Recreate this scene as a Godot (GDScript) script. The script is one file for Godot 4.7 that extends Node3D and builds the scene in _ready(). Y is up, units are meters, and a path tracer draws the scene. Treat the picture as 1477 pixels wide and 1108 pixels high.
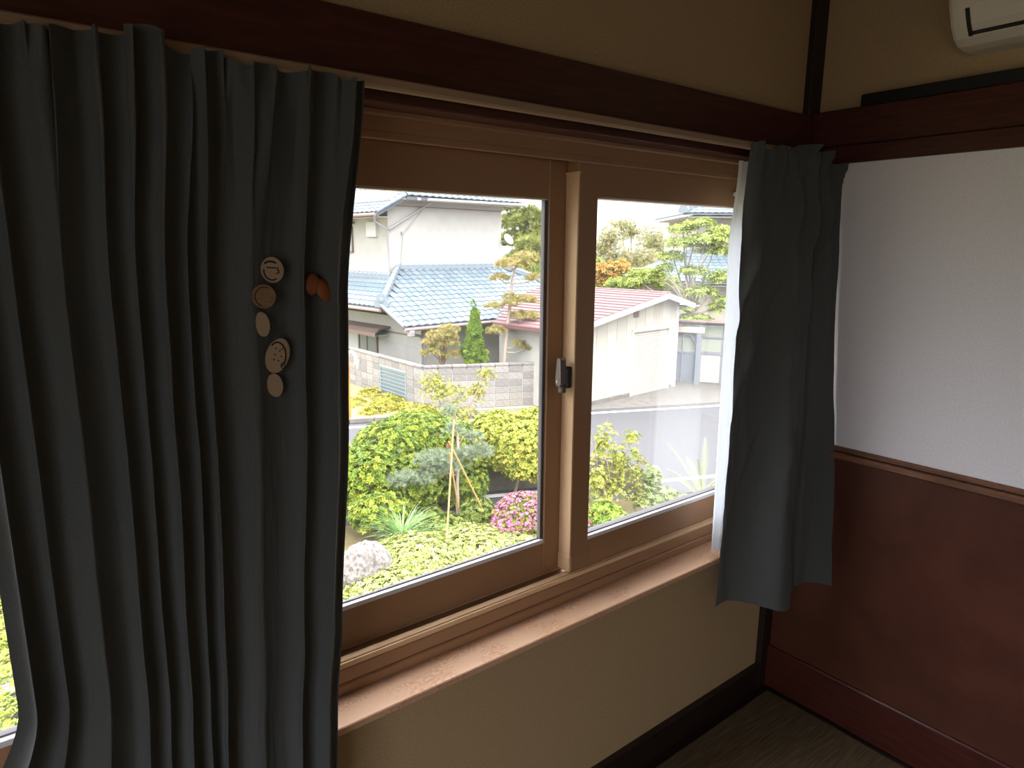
extends Node3D
# A room upstairs in an old Japanese house: a sliding window between charcoal curtains, and the garden, road and houses it looks out on.
# Metres, y up. The corner of the room on the right is the origin: window wall along x at z = 0, right wall along z at x = 0, floor at y = 0.
# The street lies about 2.9 m below the floor.

const GY := -2.885

class Geo:
	var v := PackedVector3Array()
	var n := PackedVector3Array()
	var c := PackedColorArray()
	var col := Color(1, 1, 1)
	var colored := false
	func tri(a: Vector3, b: Vector3, d: Vector3, na: Vector3, nb: Vector3, nd: Vector3) -> void:
		if (b - a).cross(d - a).dot(na + nb + nd) > 0.0:
			v.append(a); v.append(d); v.append(b)
			n.append(na); n.append(nd); n.append(nb)
		else:
			v.append(a); v.append(b); v.append(d)
			n.append(na); n.append(nb); n.append(nd)
		if colored:
			c.append(col); c.append(col); c.append(col)
	func flat(a: Vector3, b: Vector3, d: Vector3, out: Vector3) -> void:
		var m := (b - a).cross(d - a)
		if m.length_squared() < 1e-16:
			return
		m = m.normalized()
		if m.dot(out) < 0.0:
			m = -m
		tri(a, b, d, m, m, m)
	func quad(a: Vector3, b: Vector3, d: Vector3, e: Vector3, out: Vector3) -> void:
		flat(a, b, d, out)
		flat(a, d, e, out)
	# a box with chamfered edges, from corner lo to corner hi in the frame xf
	func box(lo: Vector3, hi: Vector3, bev := 0.0, xf := Transform3D()) -> void:
		var mid := (lo + hi) * 0.5
		var h := (hi - lo).abs() * 0.5
		bev = minf(bev, minf(h.x, minf(h.y, h.z)) * 0.9)
		var ctr := xf * mid
		if bev <= 0.0:
			for ax in 3:
				for s in [-1.0, 1.0]:
					var p := []
					for k in [[-1, -1], [1, -1], [1, 1], [-1, 1]]:
						var q := Vector3()
						q[ax] = s * h[ax]
						q[(ax + 1) % 3] = k[0] * h[(ax + 1) % 3]
						q[(ax + 2) % 3] = k[1] * h[(ax + 2) % 3]
						p.append(xf * (mid + q))
					quad(p[0], p[1], p[2], p[3], (p[0] + p[2]) * 0.5 - ctr)
			return
		var pt := func(sx: float, sy: float, sz: float, ax: int) -> Vector3:
			var q := Vector3(sx * (h.x - bev), sy * (h.y - bev), sz * (h.z - bev))
			q[ax] = [sx, sy, sz][ax] * h[ax]
			return xf * (mid + q)
		for ax in 3:
			for s in [-1.0, 1.0]:
				var p := []
				for k in [[-1, -1], [1, -1], [1, 1], [-1, 1]]:
					var g := [0.0, 0.0, 0.0]
					g[ax] = s
					g[(ax + 1) % 3] = float(k[0])
					g[(ax + 2) % 3] = float(k[1])
					p.append(pt.call(g[0], g[1], g[2], ax))
				quad(p[0], p[1], p[2], p[3], (p[0] + p[2]) * 0.5 - ctr)
		for ax in 3:
			var b1 := (ax + 1) % 3
			var b2 := (ax + 2) % 3
			for s1 in [-1.0, 1.0]:
				for s2 in [-1.0, 1.0]:
					var p := []
					for e in [[-1.0, b1], [1.0, b1], [1.0, b2], [-1.0, b2]]:
						var g := [0.0, 0.0, 0.0]
						g[ax] = e[0]
						g[b1] = s1
						g[b2] = s2
						p.append(pt.call(g[0], g[1], g[2], e[1]))
					quad(p[0], p[1], p[2], p[3], (p[0] + p[2]) * 0.5 - ctr)
		for sx in [-1.0, 1.0]:
			for sy in [-1.0, 1.0]:
				for sz in [-1.0, 1.0]:
					var a: Vector3 = pt.call(sx, sy, sz, 0)
					flat(a, pt.call(sx, sy, sz, 1), pt.call(sx, sy, sz, 2), a - ctr)
	# a tapering tube along points
	func tube(p: Array, r: Array, sides := 8, caps := true) -> void:
		var rings := []
		var dirs := []
		var side := Vector3.ZERO
		for i in p.size():
			var d: Vector3 = ((p[mini(i + 1, p.size() - 1)] as Vector3) - (p[maxi(i - 1, 0)] as Vector3)).normalized()
			if side == Vector3.ZERO:
				side = d.cross(Vector3.UP if absf(d.y) < 0.9 else Vector3.RIGHT).normalized()
			side = (side - d * side.dot(d)).normalized()
			var up := d.cross(side)
			var ring := []
			var dd := []
			for k in sides:
				var w: Vector3 = side * cos(TAU * k / sides) + up * sin(TAU * k / sides)
				dd.append(w)
				ring.append((p[i] as Vector3) + w * float(r[mini(i, r.size() - 1)]))
			rings.append(ring)
			dirs.append(dd)
		for i in p.size() - 1:
			for k in sides:
				var m := (k + 1) % sides
				tri(rings[i][k], rings[i][m], rings[i + 1][m], dirs[i][k], dirs[i][m], dirs[i + 1][m])
				tri(rings[i][k], rings[i + 1][m], rings[i + 1][k], dirs[i][k], dirs[i + 1][m], dirs[i + 1][k])
		if caps:
			for e in [0, p.size() - 1]:
				var out: Vector3 = (p[0] - p[1]) if e == 0 else (p[e] - p[e - 1])
				for k in sides:
					flat(p[e], rings[e][k], rings[e][(k + 1) % sides], out)
	# a profile of (radius, height) turned about the y axis of xf
	func lathe(prof: Array, segs: int, xf := Transform3D(), squash := Vector2.ONE) -> void:
		for i in prof.size() - 1:
			var a: Vector2 = prof[i]
			var b: Vector2 = prof[i + 1]
			var t := (b - a).normalized()
			for k in segs:
				var u := TAU * k / segs
				var w := TAU * (k + 1) / segs
				var cu := Vector3(cos(u) * squash.x, 0, sin(u) * squash.y)
				var cw := Vector3(cos(w) * squash.x, 0, sin(w) * squash.y)
				var nu := xf.basis * (Vector3(cos(u), 0, sin(u)) * t.y - Vector3.UP * t.x).normalized()
				var nw := xf.basis * (Vector3(cos(w), 0, sin(w)) * t.y - Vector3.UP * t.x).normalized()
				var p0 := xf * (cu * a.x + Vector3.UP * a.y)
				var p1 := xf * (cw * a.x + Vector3.UP * a.y)
				var p2 := xf * (cw * b.x + Vector3.UP * b.y)
				var p3 := xf * (cu * b.x + Vector3.UP * b.y)
				if a.x > 1e-6:
					tri(p0, p1, p2, nu, nw, nw)
				if b.x > 1e-6:
					tri(p0, p2, p3, nu, nw, nu)
	# a polygon in the xy plane of xf drawn out from z0 to z1
	func prism(poly: PackedVector2Array, z0: float, z1: float, xf := Transform3D()) -> void:
		var idx := Geometry2D.triangulate_polygon(poly)
		var cw := Geometry2D.is_polygon_clockwise(poly)
		for s in [[z0, Vector3(0, 0, -signf(z1 - z0))], [z1, Vector3(0, 0, signf(z1 - z0))]]:
			for i in range(0, idx.size(), 3):
				var a := poly[idx[i]]
				var b := poly[idx[i + 1]]
				var d := poly[idx[i + 2]]
				flat(xf * Vector3(a.x, a.y, s[0]), xf * Vector3(b.x, b.y, s[0]), xf * Vector3(d.x, d.y, s[0]), xf.basis * s[1])
		for i in poly.size():
			var a := poly[i]
			var b := poly[(i + 1) % poly.size()]
			var e := b - a
			var o := Vector3(e.y, -e.x, 0) * (-1.0 if cw else 1.0)
			quad(xf * Vector3(a.x, a.y, z0), xf * Vector3(b.x, b.y, z0), xf * Vector3(b.x, b.y, z1), xf * Vector3(a.x, a.y, z1), xf.basis * o)
	# a smooth grid of points: rows of equal length
	func grid(rows: Array, out: Vector3, closed := false) -> void:
		var nr := rows.size()
		var nc: int = rows[0].size()
		var nn := []
		for i in nr:
			var line := []
			for j in nc:
				var jl := j - 1 if j > 0 else (nc - 2 if closed else 0)
				var jr := j + 1 if j < nc - 1 else (1 if closed else nc - 1)
				var du: Vector3 = rows[i][jr] - rows[i][jl]
				var dv: Vector3 = rows[mini(i + 1, nr - 1)][j] - rows[maxi(i - 1, 0)][j]
				line.append(du.cross(dv).normalized())
			nn.append(line)
		var flip := 1.0 if out == Vector3.ZERO or (nn[nr / 2][nc / 2] as Vector3).dot(out) >= 0.0 else -1.0
		for i in nr - 1:
			for j in nc - 1:
				tri(rows[i][j], rows[i][j + 1], rows[i + 1][j + 1], nn[i][j] * flip, nn[i][j + 1] * flip, nn[i + 1][j + 1] * flip)
				tri(rows[i][j], rows[i + 1][j + 1], rows[i + 1][j], nn[i][j] * flip, nn[i + 1][j + 1] * flip, nn[i + 1][j] * flip)
	func mesh() -> ArrayMesh:
		var a := []
		a.resize(Mesh.ARRAY_MAX)
		a[Mesh.ARRAY_VERTEX] = v
		a[Mesh.ARRAY_NORMAL] = n
		if colored:
			a[Mesh.ARRAY_COLOR] = c
		var m := ArrayMesh.new()
		m.add_surface_from_arrays(Mesh.PRIMITIVE_TRIANGLES, a)
		return m

var M := {}
var rng := RandomNumberGenerator.new()
var used := {}

func put(called: String, what, mat: Material, parent: Node = self) -> MeshInstance3D:
	var o := MeshInstance3D.new()
	o.name = numbered(called) if parent == self else called
	o.mesh = what.mesh() if what is Geo else what
	o.material_override = mat
	parent.add_child(o, true)
	return o

func numbered(called: String) -> String:
	if not used.has(called):
		used[called] = 0
		return called
	used[called] += 1
	return "%s_%03d" % [called, used[called]]

func tag(o: Node, label: String, category: String, group := "") -> void:
	o.set_meta("label", label)
	o.set_meta("category", category)
	if group:
		o.set_meta("group", group)

func thing(called: String, label: String, category: String, at := Vector3.ZERO, turn := 0.0, group := "") -> Node3D:
	var o := Node3D.new()
	o.name = numbered(called)
	o.position = at
	o.rotation.y = turn
	add_child(o)
	tag(o, label, category, group)
	return o

func struct(called: String, what, mat: Material, parent: Node = self) -> MeshInstance3D:
	var o := put(called, what, mat, parent)
	o.set_meta("kind", "structure")
	return o

# ---------------------------------------------------------------- materials
func noise_image(size: int, freq: Vector2, lo: Color, hi: Color, sd: int, oct := 4, gain := 0.5, contrast := 1.0) -> ImageTexture:
	var f := FastNoiseLite.new()
	f.seed = sd
	f.noise_type = FastNoiseLite.TYPE_SIMPLEX_SMOOTH
	f.frequency = 1.0
	f.fractal_octaves = oct
	f.fractal_gain = gain
	var im := Image.create(size, size, false, Image.FORMAT_RGB8)
	for y in size:
		for x in size:
			var u := float(x) / size
			var w := float(y) / size
			# four-corner blend makes it tile
			var a := f.get_noise_2d(u * freq.x, w * freq.y)
			var bx := smoothstep(0.8, 1.0, u)
			var by := smoothstep(0.8, 1.0, w)
			if bx > 0.0:
				a = lerpf(a, f.get_noise_2d((u - 1.0) * freq.x, w * freq.y), bx)
			if by > 0.0:
				var b := f.get_noise_2d(u * freq.x, (w - 1.0) * freq.y)
				if bx > 0.0:
					b = lerpf(b, f.get_noise_2d((u - 1.0) * freq.x, (w - 1.0) * freq.y), bx)
				a = lerpf(a, b, by)
			var t := clampf(0.5 + a * contrast, 0.0, 1.0)
			im.set_pixel(x, y, lo.lerp(hi, t))
	return ImageTexture.create_from_image(im)

func mat(called: String, color: Color, rough := 0.7, metal := 0.0) -> StandardMaterial3D:
	var m := StandardMaterial3D.new()
	m.resource_name = called
	m.albedo_color = color
	m.roughness = rough
	m.metallic = metal
	M[called] = m
	return m

func textured(called: String, tex: Texture2D, scale: Vector3, rough := 0.7, color := Color.WHITE, bump: Texture2D = null, depth := 0.0) -> StandardMaterial3D:
	var m := mat(called, color, rough)
	m.albedo_texture = tex
	m.uv1_triplanar = true
	m.uv1_scale = scale
	if bump:
		m.heightmap_enabled = true
		m.heightmap_texture = bump
		m.heightmap_scale = depth
	return m

func leafy(called: String, back: Color, rough := 0.55) -> StandardMaterial3D:
	var m := mat(called, Color.WHITE, rough)
	m.vertex_color_use_as_albedo = true
	m.cull_mode = BaseMaterial3D.CULL_DISABLED
	m.backlight_enabled = true
	m.backlight = back
	return m

func burl_image() -> ImageTexture:
	# pale figured wood: contour lines of a warped field, over fine grain
	var f := FastNoiseLite.new()
	f.seed = 21
	f.frequency = 1.0
	f.fractal_octaves = 3
	var im := Image.create(1024, 256, false, Image.FORMAT_RGB8)
	for y in 256:
		for x in 1024:
			var u := x / 1024.0
			var w := y / 256.0
			var a := f.get_noise_2d(u * 9.0, w * 5.0 + 3.0)
			var band := 0.5 + 0.5 * sin(a * 26.0 + w * 9.0)
			var fine := 0.5 + 0.5 * f.get_noise_2d(u * 60.0, w * 150.0)
			var patch := smoothstep(-0.2, 0.3, f.get_noise_2d(u * 5.0 + 9.0, w * 2.0))
			var t := clampf(lerpf(0.8, band, 0.55 * patch) * 0.8 + 0.25 * fine, 0.0, 1.0)
			im.set_pixel(x, y, Color(0.70, 0.49, 0.37).lerp(Color(0.90, 0.755, 0.625), t))
	return ImageTexture.create_from_image(im)

func make_materials() -> void:
	var grain := noise_image(256, Vector2(5, 60), Color(0.72, 0.72, 0.72), Color(1, 1, 1), 3, 4, 0.55, 0.9)
	var fine := noise_image(256, Vector2(90, 90), Color(0.8, 0.8, 0.8), Color(1, 1, 1), 5, 3, 0.6, 0.9)
	var patchy := noise_image(256, Vector2(6, 6), Color(0.82, 0.82, 0.82), Color(1, 1, 1), 8, 5, 0.6, 0.9)
	var faint := noise_image(256, Vector2(5, 5), Color(0.94, 0.94, 0.94), Color(1, 1, 1), 9, 4, 0.5, 0.8)
	# the room
	textured("plaster", fine, Vector3(3, 3, 3), 0.92, Color(0.775, 0.67, 0.515), fine, 0.15)
	textured("red_wood", grain, Vector3(1.2, 2.5, 2.5), 0.36, Color(0.34, 0.165, 0.135))
	M.red_wood.uv1_scale = Vector3(1.2, 1.2, 1.2)
	textured("dark_wood", grain, Vector3(1.2, 1.2, 1.2), 0.5, Color(0.17, 0.11, 0.09))
	textured("panel_wood", patchy, Vector3(0.8, 0.8, 0.8), 0.32, Color(0.36, 0.21, 0.165))
	textured("rail_wood", grain, Vector3(1, 1, 1), 0.45, Color(0.55, 0.38, 0.29))
	textured("white_panel", noise_image(256, Vector2(60, 60), Color(0.95, 0.95, 0.95), Color(1, 1, 1), 6, 2, 0.5, 0.9), Vector3(3, 3, 3), 0.75, Color(0.95, 0.945, 0.975))
	mat("bronze", Color(0.63, 0.485, 0.36), 0.42)
	mat("track", Color(0.90, 0.765, 0.61), 0.4)  # paler than bronze, with daylight on the stile side put into the colour
	mat("track_gap", Color(0.10, 0.07, 0.05), 0.7)
	mat("gasket", Color(0.36, 0.35, 0.36), 0.5)
	mat("clip_and_lit_ledge", Color(0.88, 0.87, 0.89), 0.4)  # white of the clip, and of sky light painted on the sash ledges
	var burl := burl_image()
	textured("sill_wood", burl, Vector3(1.0, 4.0, 4.0), 0.42)
	var weave := noise_image(256, Vector2(140, 120), Color(0.72, 0.72, 0.72), Color(1, 1, 1), 31, 2, 0.6, 1.0)
	var cu := textured("curtain_cloth", weave, Vector3(5, 5, 5), 0.95, Color(0.37, 0.39, 0.395))
	cu.cull_mode = BaseMaterial3D.CULL_DISABLED
	cu.rim_enabled = true
	cu.rim = 0.25
	cu.rim_tint = 0.4
	var sh := mat("sheer", Color(0.93, 0.94, 0.96), 0.9)
	sh.cull_mode = BaseMaterial3D.CULL_DISABLED
	sh.backlight_enabled = true
	sh.backlight = Color(0.85, 0.87, 0.9)
	mat("rail_metal", Color(0.62, 0.53, 0.43), 0.35)
	mat("lock_dark", Color(0.10, 0.09, 0.09), 0.4)
	mat("lock_grey", Color(0.42, 0.39, 0.37), 0.35, 0.3)
	mat("chrome", Color(0.85, 0.85, 0.85), 0.18, 0.9)
	var gl := mat("glass", Color(0.95, 0.98, 0.97, 0.05), 0.02)
	gl.transparency = BaseMaterial3D.TRANSPARENCY_ALPHA
	gl.metallic_specular = 0.5
	mat("appliance", Color(0.80, 0.78, 0.75), 0.45)
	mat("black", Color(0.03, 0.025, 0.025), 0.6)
	textured("tan_wood", grain, Vector3(6, 6, 6), 0.6, Color(0.62, 0.50, 0.37))
	mat("pale_wood", Color(0.66, 0.58, 0.48), 0.6)
	mat("brown_wood", Color(0.52, 0.29, 0.13), 0.5)
	mat("ink", Color(0.13, 0.09, 0.07), 0.7)
	textured("tatami", noise_image(256, Vector2(4, 120), Color(0.7, 0.7, 0.66), Color(1, 1, 1), 44, 2, 0.5, 0.9), Vector3(1.5, 1.5, 1.5), 0.8, Color(0.42, 0.36, 0.26))
	textured("rug", fine, Vector3(4, 4, 4), 0.95, Color(0.36, 0.17, 0.13))
	textured("ceiling_board", grain, Vector3(1, 1, 1), 0.7, Color(0.55, 0.45, 0.34))
	# outdoors
	textured("stucco", faint, Vector3(0.4, 0.4, 0.4), 0.9, Color(0.635, 0.63, 0.605))
	textured("beige_wall", faint, Vector3(0.4, 0.4, 0.4), 0.9, Color(0.64, 0.615, 0.56))
	for k in 4:
		mat("roof_tile_%d" % k, [Color(0.375, 0.425, 0.46), Color(0.39, 0.44, 0.475), Color(0.355, 0.41, 0.445), Color(0.405, 0.45, 0.485)][k], 0.55)
	mat("ridge_tile", Color(0.44, 0.48, 0.515), 0.5)
	mat("under_tile", Color(0.36, 0.38, 0.41), 0.8)
	mat("gutter", Color(0.58, 0.48, 0.46), 0.5)
	mat("pipe_grey", Color(0.55, 0.54, 0.55), 0.5)
	mat("brown_trim", Color(0.40, 0.33, 0.30), 0.6)
	mat("red_roof", Color(0.45, 0.335, 0.34), 0.75)
	mat("red_roof_pale", Color(0.51, 0.40, 0.40), 0.75)
	mat("red_trim", Color(0.36, 0.23, 0.225), 0.6)
	mat("cream_board", Color(0.64, 0.63, 0.585), 0.7)
	mat("cream_board_warm", Color(0.625, 0.605, 0.56), 0.7)
	mat("shutter", Color(0.64, 0.62, 0.575), 0.5)
	mat("white_paint", Color(0.70, 0.70, 0.69), 0.6)
	mat("soffit", Color(0.64, 0.62, 0.60), 0.8)
	mat("window_dark", Color(0.33, 0.37, 0.39), 0.2)
	mat("window_pale", Color(0.55, 0.58, 0.60), 0.25)
	mat("awning_sheet", Color(0.62, 0.74, 0.68), 0.4)
	for k in 4:
		textured("block_%d" % k, patchy, Vector3(2, 2, 2), 0.95, [Color(0.56, 0.545, 0.53), Color(0.60, 0.585, 0.57), Color(0.52, 0.505, 0.495), Color(0.585, 0.56, 0.535)][k])
	mat("mortar", Color(0.68, 0.665, 0.64), 0.95)
	textured("concrete", patchy, Vector3(0.6, 0.6, 0.6), 0.95, Color(0.45, 0.435, 0.415))
	textured("asphalt", fine, Vector3(1.5, 1.5, 1.5), 0.9, Color(0.34, 0.34, 0.35))
	mat("line_paint", Color(0.93, 0.93, 0.91), 0.8)
	textured("soil", patchy, Vector3(1.2, 1.2, 1.2), 1.0, Color(0.44, 0.40, 0.26))
	textured("verge_soil", patchy, Vector3(1.2, 1.2, 1.2), 1.0, Color(0.66, 0.62, 0.40))
	textured("far_soil", patchy, Vector3(0.3, 0.3, 0.3), 1.0, Color(0.55, 0.54, 0.42))
	textured("rock", noise_image(256, Vector2(9, 9), Color(0.27, 0.25, 0.24), Color(0.60, 0.575, 0.555), 61, 5, 0.6, 1.2), Vector3(1.6, 1.6, 1.6), 0.9)
	mat("bamboo", Color(0.68, 0.53, 0.30), 0.5)
	mat("twine", Color(0.45, 0.33, 0.18), 0.9)
	mat("bark", Color(0.48, 0.41, 0.36), 0.95)
	mat("bark_pale", Color(0.62, 0.57, 0.52), 0.95)
	mat("twig", Color(0.55, 0.47, 0.36), 0.9)
	mat("orange_paint", Color(0.90, 0.50, 0.22), 0.45)
	mat("gate_wood", Color(0.44, 0.46, 0.50), 0.8)
	mat("gate_beam", Color(0.72, 0.66, 0.62), 0.8)
	mat("gate_infill", Color(0.55, 0.57, 0.52), 0.8)
	mat("louvre", Color(0.50, 0.55, 0.57), 0.6)
	leafy("leaf", Color(0.5, 0.6, 0.15))
	leafy("needle", Color(0.2, 0.25, 0.1), 0.7)
	leafy("petal", Color(0.6, 0.35, 0.45))

# ---------------------------------------------------------------- camera, sky, sun
const SKY := 4.2   # brightness of the overcast overhead

func light_and_camera() -> void:
	var cam := Camera3D.new()
	cam.name = "camera"
	cam.position = Vector3(-2.047, 1.515, 1.158)
	cam.rotation = Vector3(-0.19963, -0.660646, 0.006149)
	cam.fov = 59.61
	cam.near = 0.03
	cam.far = 200.0
	add_child(cam)
	cam.current = true
	var f := FastNoiseLite.new()
	f.seed = 12
	f.frequency = 1.0
	f.fractal_octaves = 4
	var im := Image.create(512, 256, false, Image.FORMAT_RGBF)
	for y in 256:
		var el := PI * (0.5 - (y + 0.5) / 256.0)
		for x in 512:
			var az := TAU * (x + 0.5) / 512.0
			var d := Vector3(cos(el) * cos(az), sin(el), cos(el) * sin(az))
			var c := Color(0.14, 0.14, 0.13) * SKY
			if d.y > 0.0:
				# a bright overcast: layers of cloud drawn flat towards the horizon
				var k := f.get_noise_3d(d.x * 1.3 / (0.22 + d.y), 7.0, d.z * 1.3 / (0.22 + d.y))
				var lum := SKY * (0.11 + 0.89 * smoothstep(0.0, 0.48, d.y)) * (1.0 + 0.22 * k)
				c = Color(lum * 0.98, lum * 0.985, lum * 1.03)
			im.set_pixel(x, y, c)
	var sm := PanoramaSkyMaterial.new()
	sm.panorama = ImageTexture.create_from_image(im)
	var sky := Sky.new()
	sky.sky_material = sm
	var e := Environment.new()
	e.background_mode = Environment.BG_SKY
	e.sky = sky
	e.background_energy_multiplier = 1.0
	e.tonemap_mode = Environment.TONE_MAPPER_LINEAR
	e.tonemap_exposure = 2.0
	e.sdfgi_enabled = true
	e.ssao_enabled = true
	e.ssil_enabled = true
	var we := WorldEnvironment.new()
	we.name = "environment"
	we.environment = e
	add_child(we)
	# the sun behind thin cloud, high and behind this house
	var sun := DirectionalLight3D.new()
	sun.name = "sun"
	sun.light_color = Color(1.0, 0.97, 0.92)
	sun.light_energy = 0.55
	sun.light_angular_distance = 24.0
	sun.shadow_enabled = true
	sun.rotation_degrees = Vector3(-54, -28, 0)
	sun.sky_mode = DirectionalLight3D.SKY_MODE_LIGHT_ONLY
	add_child(sun)

# ---------------------------------------------------------------- the room
const RX0 := -3.64     # left wall
const RZ1 := 3.4       # back wall
const CEIL := 2.42
const WX0 := -3.46     # window opening
const WX1 := -0.10

func box_geo(lo: Vector3, hi: Vector3, bev := 0.0) -> Geo:
	var g := Geo.new()
	g.box(lo, hi, bev)
	return g

func room_shell() -> void:
	# floor: dark board round the edge, straw mats, a rug
	struct("floor", box_geo(Vector3(RX0 - 0.15, -0.12, -0.12), Vector3(0.15, -0.005, RZ1 + 0.15)), M.dark_wood)
	var fl := get_node("floor")
	for k in 3:
		for j in 2:
			var x1 := -0.045 - k * 1.40
			var lo := Vector3(maxf(x1 - 1.385, RX0 + 0.05), -0.005, 0.055 + j * 1.65)
			var matg := box_geo(lo, Vector3(x1, 0.0, lo.z + 1.635), 0.002)
			put("tatami_mat", matg, M.tatami, fl)
	struct("ceiling", box_geo(Vector3(RX0 - 0.15, CEIL, -0.15), Vector3(0.15, CEIL + 0.12, RZ1 + 0.15)), M.ceiling_board)
	# window wall with its opening
	var g := Geo.new()
	g.box(Vector3(RX0 - 0.15, -0.12, -0.15), Vector3(0.15, 0.58, 0.01))
	g.box(Vector3(RX0 - 0.15, 1.78, -0.15), Vector3(0.15, CEIL, 0.01))
	g.box(Vector3(RX0 - 0.15, 0.58, -0.15), Vector3(WX0, 1.78, 0.01))
	g.box(Vector3(WX1, 0.58, -0.15), Vector3(0.15, 1.78, 0.01))
	struct("wall_front", g, M.plaster)
	struct("wall_right", box_geo(Vector3(0.0, -0.12, 0.01), Vector3(0.15, CEIL, RZ1 + 0.15)), M.plaster)
	# left wall: an unseen tall window added behind the camera to brighten the room
	g = Geo.new()
	g.box(Vector3(RX0 - 0.15, 0.0, 0.01), Vector3(RX0, CEIL, 1.2))
	g.box(Vector3(RX0 - 0.15, 0.0, 3.1), Vector3(RX0, CEIL, RZ1 + 0.15))
	g.box(Vector3(RX0 - 0.15, 1.95, 1.2), Vector3(RX0, CEIL, 3.1))
	g.box(Vector3(RX0 - 0.15, 0.0, 1.2), Vector3(RX0, 0.35, 3.1))
	struct("wall_left", g, M.plaster)
	struct("wall_back", box_geo(Vector3(RX0, -0.005, RZ1), Vector3(0.0, CEIL, RZ1 + 0.15)), M.plaster)
	var w2 := Node3D.new()
	w2.name = "window_2"
	w2.set_meta("kind", "structure")
	add_child(w2)
	g = Geo.new()
	for z in [1.2, 2.1, 3.05]:
		g.box(Vector3(RX0 - 0.1, 0.35, z), Vector3(RX0 - 0.05, 1.95, z + 0.05), 0.004)
	g.box(Vector3(RX0 - 0.1, 0.35, 1.2), Vector3(RX0 - 0.05, 0.41, 3.1), 0.004)
	g.box(Vector3(RX0 - 0.1, 1.9, 1.2), Vector3(RX0 - 0.05, 1.95, 3.1), 0.004)
	put("frame", g, M.bronze, w2)
	# lintels
	g = Geo.new()
	g.box(Vector3(RX0, 1.765, -0.04), Vector3(-0.0, 1.785, 0.028), 0.002)
	g.box(Vector3(RX0, 1.785, -0.02), Vector3(-0.0, 1.906, 0.034), 0.003)
	struct("trim_1", g, M.red_wood)
	g = Geo.new()
	g.box(Vector3(-0.022, 1.765, 0.0), Vector3(0.01, 1.815, RZ1), 0.003)
	g.box(Vector3(-0.034, 1.815, 0.0), Vector3(0.01, 1.915, RZ1), 0.003)
	struct("trim_2", g, M.red_wood)
	struct("shadow_strip_3", box_geo(Vector3(-0.03, 1.915, 0.165), Vector3(0.01, 1.947, RZ1), 0.002), M.black)  # black strip painting the shadow gap along the top of the lintel
	# corner post
	g = Geo.new()
	g.box(Vector3(-0.062, 0.0, -0.02), Vector3(0.006, CEIL, 0.03), 0.004)
	struct("trim_4", g, M.dark_wood)
	# foot boards
	struct("baseboard_front", box_geo(Vector3(RX0, -0.005, 0.0), Vector3(-0.05, 0.088, 0.028), 0.003), M.dark_wood)
	struct("baseboard_right", box_geo(Vector3(-0.022, -0.005, 0.02), Vector3(0.01, 0.150, RZ1), 0.004), M.red_wood)
	# right wall: white sheet above, dark boarding below, a double rail between
	struct("trim_5", box_geo(Vector3(-0.008, 0.915, 0.02), Vector3(0.01, 1.768, RZ1), 0.001), M.white_panel)
	struct("trim_6", box_geo(Vector3(-0.010, 0.148, 0.02), Vector3(0.01, 0.885, RZ1), 0.001), M.panel_wood)
	g = Geo.new()
	g.box(Vector3(-0.016, 0.902, 0.02), Vector3(0.01, 0.918, RZ1), 0.003)
	g.box(Vector3(-0.024, 0.880, 0.02), Vector3(0.01, 0.900, RZ1), 0.003)
	struct("trim_7", g, M.rail_wood)

func sash(win: Node3D, x0: float, x1: float, zf: float, stile_l: float, stile_r: float, yb: float, gb: float, gt: float, yt: float, deep := 0.028) -> void:
	var zb := zf - deep
	var g := Geo.new()
	g.box(Vector3(x0, yb, zb), Vector3(x0 + stile_l, yt, zf), 0.002)
	g.box(Vector3(x1 - stile_r, yb, zb), Vector3(x1, yt, zf), 0.002)
	g.box(Vector3(x0 + stile_l - 0.001, yb, zb), Vector3(x1 - stile_r + 0.001, gb - 0.011, zf - 0.001), 0.002)
	g.box(Vector3(x0 + stile_l - 0.001, gt, zb), Vector3(x1 - stile_r + 0.001, yt, zf - 0.001), 0.002)
	var s := put("sash", g, M.bronze, win)
	# white strips with sky light on the rail ledge painted in, and the seal
	var l := x0 + stile_l
	var r := x1 - stile_r
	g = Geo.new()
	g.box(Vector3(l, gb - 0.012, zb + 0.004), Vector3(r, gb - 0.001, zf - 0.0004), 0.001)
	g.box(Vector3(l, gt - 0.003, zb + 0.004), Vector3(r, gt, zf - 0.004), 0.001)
	put("lit_ledge_strip", g, M.clip_and_lit_ledge, s)
	g = Geo.new()
	g.box(Vector3(l, gb - 0.001, zb + 0.008), Vector3(l + 0.006, gt - 0.003, zf - 0.006), 0.001)
	g.box(Vector3(r - 0.009, gb - 0.001, zb + 0.008), Vector3(r, gt - 0.003, zf - 0.006), 0.001)
	g.box(Vector3(l + 0.006, gb - 0.001, zb + 0.008), Vector3(r - 0.009, gb + 0.002, zf - 0.012), 0.001)
	put("seal", g, M.gasket, s)
	put("pane", box_geo(Vector3(l + 0.002, gb, zb + 0.012), Vector3(r - 0.002, gt - 0.001, zb + 0.016)), M.glass, s)

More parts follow.
